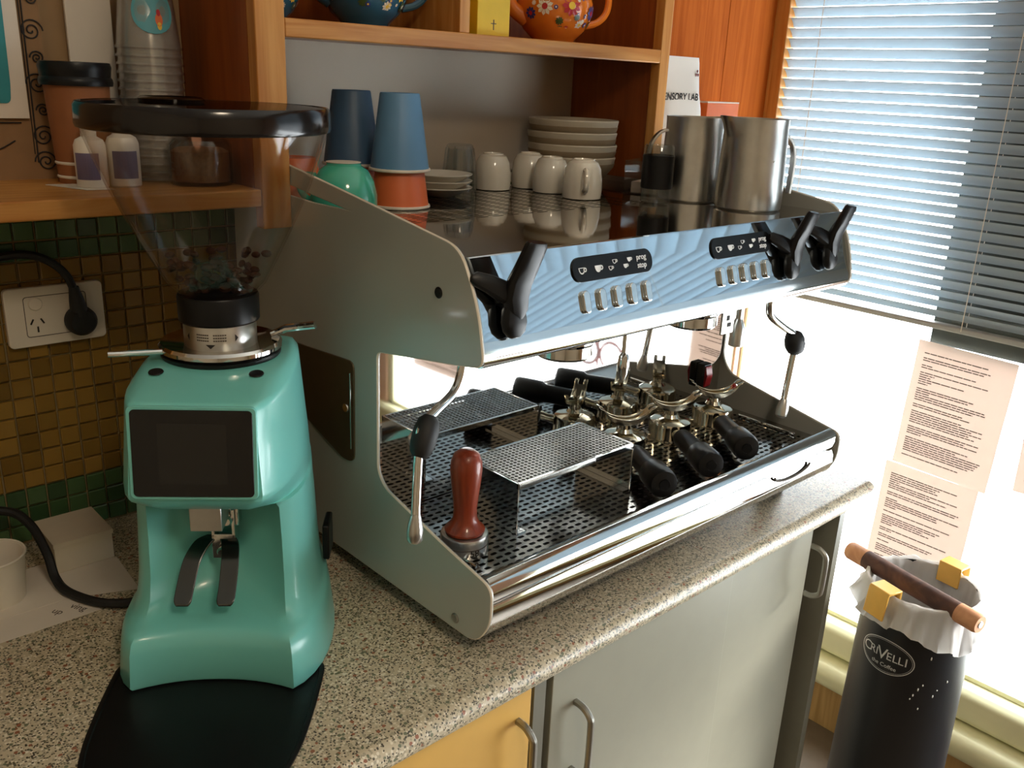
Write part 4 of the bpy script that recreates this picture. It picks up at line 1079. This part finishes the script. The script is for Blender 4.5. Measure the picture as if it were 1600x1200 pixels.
# ------------------------------------------------------------------ upper shelf: teapots and carton
ZP = .6877
def flower(parent, c, rad, an, el, s_, pm, cm, npet=8):
    d = Vector((math.cos(el)*math.cos(an), math.cos(el)*math.sin(an), math.sin(el)))
    nrm = d.normalized(); a_ = nrm.cross(Vector((0,0,1))).normalized(); b_ = a_.cross(nrm)
    def surf(u, v, off):
        q = (nrm + a_*u/rad[0] + b_*v/rad[2]).normalized()
        return (c[0]+q.x*(rad[0]+off), c[1]+q.y*(rad[1]+off), c[2]+q.z*(rad[2]+off))
    m_ = MB()
    for k in range(npet):
        t0 = 2*PI*k/npet
        pts = [surf(s_*.25*math.cos(t0-.35), s_*.25*math.sin(t0-.35), .0006), surf(s_*.75*math.cos(t0-.3), s_*.75*math.sin(t0-.3), .0006), surf(s_*math.cos(t0), s_*math.sin(t0), .0006), surf(s_*.75*math.cos(t0+.3), s_*.75*math.sin(t0+.3), .0006), surf(s_*.25*math.cos(t0+.35), s_*.25*math.sin(t0+.35), .0006)]
        m_.add(pts, [(0,1,2,3,4)])
    f_ = obj('painted_flower', m_, pm, parent, ang=0)
    pts = [surf(s_*.34*math.cos(2*PI*k/10), s_*.34*math.sin(2*PI*k/10), .0010) for k in range(10)]
    obj('flower_centre', MB().add(pts, [tuple(range(10))]), cm, f_, ang=0)
def teapot(loc, label, m, hand_an, sc_=1.0, seed=1, mini=False):
    t_ = thing('teapot', label, 'teapot', loc, 0, 'painted teapots on the top shelf'); t_.scale = (sc_,)*3
    prof = [(0,.002),(.030,0),(.034,.002),(.036,.007),(.050,.020),(.060,.040),(.062,.060),(.056,.082),(.042,.098),(.030,.104),(0,.104)]
    obj('pot_body', MB().lathe(prof, n=44), m, t_)
    obj('lid', MB().lathe([(.032,.104),(.031,.108),(.020,.114),(.008,.117),(.006,.120),(.010,.127),(.007,.133),(0,.134)], n=32), m, t_)
    ca, sa = math.cos(hand_an), math.sin(hand_an)
    hp = smooth_path([(.055*ca,.055*sa,.085),(.078*ca,.078*sa,.092),(.096*ca,.096*sa,.078),(.094*ca,.094*sa,.052),(.078*ca,.078*sa,.036),(.056*ca,.056*sa,.030)], 6)
    obj('handle', MB().tube(hp, .0058, 10), m, t_)
    sp = smooth_path([(-.050*ca,-.050*sa,.036),(-.074*ca,-.074*sa,.050),(-.084*ca,-.084*sa,.074),(-.098*ca,-.098*sa,.094)], 6)
    obj('spout', MB().tube(sp, [.014-.008*i/(len(sp)-1) for i in range(len(sp))], 12), m, t_)
    random.seed(seed)
    c = (0,0,.052); rad = (.0622,.0622,.050)
    spots = [(-1.9,.05,.017,PETR,PETY),(-1.15,-.12,.012,PETY,PETR),(-2.6,.0,.014,WHITEP,PETR),(-.55,.05,.015,PETR,PETY),(-1.55,-.5,.008,WHITEP,PETY),(-2.2,-.42,.007,LEAFP,LEAFP),(-.95,-.45,.008,LEAFP,WHITEP),(-1.5,.45,.013,PETB,PETY),(-.25,-.3,.009,PETY,PETR),(-3.0,-.2,.010,PETY,PETR),(-2.3,.5,.011,PETR,WHITEP),(-.9,.5,.010,PETB,WHITEP),(-1.7,-.28,.006,LEAFP,LEAFP)]
    for k in range(26): spots.append((random.uniform(-3.1,.2), random.uniform(-.75,.6), random.uniform(.0025,.006), random.choice((PETR,PETY,WHITEP,LEAFP,PETB)), random.choice((PETY,WHITEP))))
    for an, el, s_, pm, cm_ in spots:
        pm_ = pm if not (m is ORPOT and pm is PETY) else PETB
        flower(t_, c, rad, an, el, s_, pm_, cm_, 9)
    return t_
teapot((.742,1.12,ZP), 'dark teal teapot with painted red and yellow flowers', BLUEPOT, -.3, .94, 2)
teapot((1.105,1.118,ZP), 'orange teapot with painted dark red flowers', ORPOT, -.35, 1.0, 3)
teapot((.603,1.13,ZP), 'small dark teal floral teapot at the left end of the top shelf', BLUEPOT, 1.4, .62, 5)
t_ = thing('yellow_carton', 'tall yellow carton beside the orange teapot', 'carton', (.915,1.075,ZP))
obj('carton_body', MB().box(-.031,.031,-.026,.026,0,.17), YBOX, t_, bevel=.001)
obj('printed_cross', MB().box(-.0008,.0008,-.0264,-.026,.008,.022).box(-.005,.005,-.0264,-.026,.016,.0172), INKG, t_)

# ------------------------------------------------------------------ coffee bag and boxes by the window
t_ = thing('coffee_bag', 'white coffee bag printed with dark lettering beside the shelf unit', 'bag', (1.462,1.135,ZS))
rings = []
for z, hw, hd in ((0,.066,.030),(.004,.068,.032),(.06,.067,.030),(.10,.064,.026),(.13,.0625,.018),(.16,.065,.008),(.185,.0655,.003),(.1955,.063,.002)):
    ring = []
    for k in range(24):
        an = 2*PI*k/24; e_ = (abs(math.cos(an))**5+abs(math.sin(an))**5)**(-1/5); ring.append((hw*e_*math.cos(an), hd*e_*math.sin(an), z))
    rings.append(ring)
obj('bag_body', MB().loft(rings), BAGM, t_, ang=60)
def bag_text(txt, size, x, z, yoff, bold=.0003, m=INK):
    me = text_mesh(txt, size, .0001, bold)
    me.transform(Matrix.Translation((x, -yoff, z)) @ Mw); obj('lettering', me, m, t_)
bag_text('SENSORY LAB', .0185, -.012, .122, .0212, .0004)
bag_text('filter', .009, -.03, .040, .0318, .0, INKG); bag_text('colombia 250 g', .007, -.02, .028, .0322, .0, INKG)
q = MB(); 
for a_ in (90,210,330):
    r_ = math.radians(a_); q.ell((.052+.0035*math.cos(r_), -.0085, .166+.0045*math.sin(r_)), .0028,.0006,.0028, 10, 6)
obj('emblem', q, mat('maroon_print', (110,40,36), .6), t_)
t_ = thing('orange_box', 'orange cardboard box behind the white coffee bag', 'box', (1.625,1.165,ZS))
obj('box_body', MB().box(-.055,.055,-.03,.03,0,.112), ORBOX, t_, bevel=.001); obj('box_top', MB().box(-.055,.055,-.03,.03,.1121,.1145), RIM, t_)
obj('dark_label', MB().box(-.045,-.015,-.0308,-.03,.055,.085), INK, t_)

# ------------------------------------------------------------------ knock-out bin
kb = thing('knock_out_bin', 'black knock out tube with white emblem, bin liner and wooden bar', 'bin', (1.562,.533,ZF))
HB_ = .702
R0, R1 = .105, .096
q = MB(); q.lathe([(0,.0),(R0,0),(R0+.002,.004),(R1,HB_),(R1-.003,HB_),(R0-.004,.01),(0,.01)], n=56); obj('tube', q, BINB, kb)
# liner
random.seed(11)
n = 120; rings = []
def wob(j, k): 
    a_ = 2*PI*j/n; return math.sin(a_*9+k)*.45+math.sin(a_*16+2.1*k)*.4+math.sin(a_*29+1.7*k)*.3
def drape(a_):   # how far the loose film hangs outside, longest on the right and front
    return .030+.030*max(0, math.cos(a_-math.radians(235)))**2+.014*max(0, math.cos(a_-math.radians(150)))**4+.008*math.sin(3*a_+1)
for lvl, (r_, am, k) in enumerate(((.078,.007,1.0),(.086,.006,1.3),(R1-.006,.003,1.7),(R1-.001,.0015,1.9),(R1+.003,.002,2.0),(R1+.007,.004,2.3),(R1+.014,.008,2.8),(R1+.019,.012,3.1))):
    ring = []
    for j in range(n):
        a_ = 2*PI*j/n; w_ = wob(j, k); D = drape(a_)
        zz = [HB_-.20, HB_-.10, HB_-.006, HB_+.005, HB_+.004, HB_-D*.4, HB_-D*.8, HB_-D*1.15][lvl] + w_*[.0,.0,.001,.002,.003,.006,.009,.012][lvl]
        ring.append(((r_+w_*am)*math.cos(a_), (r_+w_*am)*math.sin(a_), zz))
    rings.append(ring)
obj('liner', MB().loft(rings, False, False), LINER, kb, ang=60)
bd = Vector((-.057,-.259,-.004)).normalized(); side_ = Vector((-bd.y, bd.x, 0)).normalized()
bc = Vector((-.029,.013,HB_+.004))
obj('knock_bar', MB().tube([bc-bd*.098, bc+bd*.098], .0175, 20), BARW, kb)
for s_ in (-1,1):
    e = obj('bar_end', MB().tube([bc+bd*s_*.098, bc+bd*s_*.134, bc+bd*s_*.139], [.0178,.0178,.0155], 20), BARE, kb)
    obj('end_screw', MB().tube([bc+bd*s_*.1385, bc+bd*s_*.1405], [.007,.006], 14), SATIN, e)
def clip(an):
    t2 = MB(); poly = [(-.014,.008),(-.014,.012),(.018,.012),(.021,.008),(.026,-.042),(.022,-.042),(.017,.007),(-.010,.008),(-.0105,-.030),(-.014,-.030)]
    t2.prism(poly, 'y', -.022, .022)
    t2.xf(Matrix.Translation(((R1)*math.cos(an), (R1)*math.sin(an), HB_+.004)) @ Matrix.Rotation(an, 4, 'Z'))
    obj('clip', t2, YCLIP, kb, bevel=.0012)
clip(math.radians(163)); clip(math.radians(-8))
# emblem wrapped on the tube, facing the camera
AC = math.atan2(-.548, -1.545)-.40
def wrap_bin(me, z0, off=.0012):
    for v in me.vertices:
        z = z0+v.co.y; r_ = R0+(R1-R0)*z/HB_+off; an = AC+v.co.x/r_; v.co = Vector((r_*math.cos(an), r_*math.sin(an), z))
    return me
ZE = HB_-.115
def oval(a_, b_, n_=64): return [(a_*math.cos(2*PI*k/n_), b_*math.sin(2*PI*k/n_)) for k in range(n_)]
def subdiv_poly_mesh(outer, inner):
    m_ = MB(); n_ = len(outer); m_.add([(x,y,0) for x,y in outer]+[(x,y,0) for x,y in inner], [(k,(k+1)%n_,n_+(k+1)%n_,n_+k) for k in range(n_)]); return m_.mesh('oval', recalc=False, ang=0)
obj('emblem_oval', wrap_bin(subdiv_poly_mesh(oval(.052,.034), oval(.0505,.0325)), ZE), SILVINK, kb)
obj('emblem_oval', wrap_bin(subdiv_poly_mesh(oval(.0485,.0305), oval(.0480,.0300)), ZE), SILVINK, kb)
sizes = [('C',.026,-.0385),('R',.022,-.0255),('I',.022,-.0165),('V',.034,-.006),('E',.022,.0075),('L',.022,.0185),('L',.022,.0285),('I',.024,.0375)]
for ch, s_, x in sizes:
    me = text_mesh(ch, s_, .0, .0); me.transform(Matrix.Translation((x,.002,0))); obj('lettering', wrap_bin(me, ZE, .0016), SILVINK, kb)
me = text_mesh('the Coffee', .011, .0); me.transform(Matrix.Translation((0,-.0185,0)) @ Matrix.Shear('XZ', 4, (0,0))); obj('lettering', wrap_bin(me, ZE, .0016), SILVINK, kb)
random.seed(3)
q = MB()
for k in range(9):
    an = AC+random.uniform(.55,1.3); z = HB_-random.uniform(.09,.2); r_ = R0+(R1-R0)*z/HB_+.0005
    q.ell((r_*math.cos(an), r_*math.sin(an), z), .0012, .0012, random.uniform(.0012,.004), 6, 5)
obj('paint_flecks', q, WINK, kb)

# ------------------------------------------------------------------ ceiling lamp
cl = thing('ceiling_lamp', 'round white ceiling lamp above the middle of the room', 'lamp', (.1,-.7,ZC))
obj('lamp_base', MB().lathe([(0,0),(.17,0),(.17,-.02),(0,-.02)], n=40), WPLAST, cl)
LAMP = bpy.data.materials.new('lamp_diffuser'); LAMP.use_nodes = True
pb_ = LAMP.node_tree.nodes['Principled BSDF']; pb_.inputs['Emission Color'].default_value = (1,.82,.6,1); pb_.inputs['Emission Strength'].default_value = 24.0; pb_.inputs['Base Color'].default_value = (.9,.88,.84,1)
obj('diffuser', MB().lathe([(0,-.055),(.08,-.05),(.14,-.036),(.16,-.02),(0,-.02)], n=40), LAMP, cl)
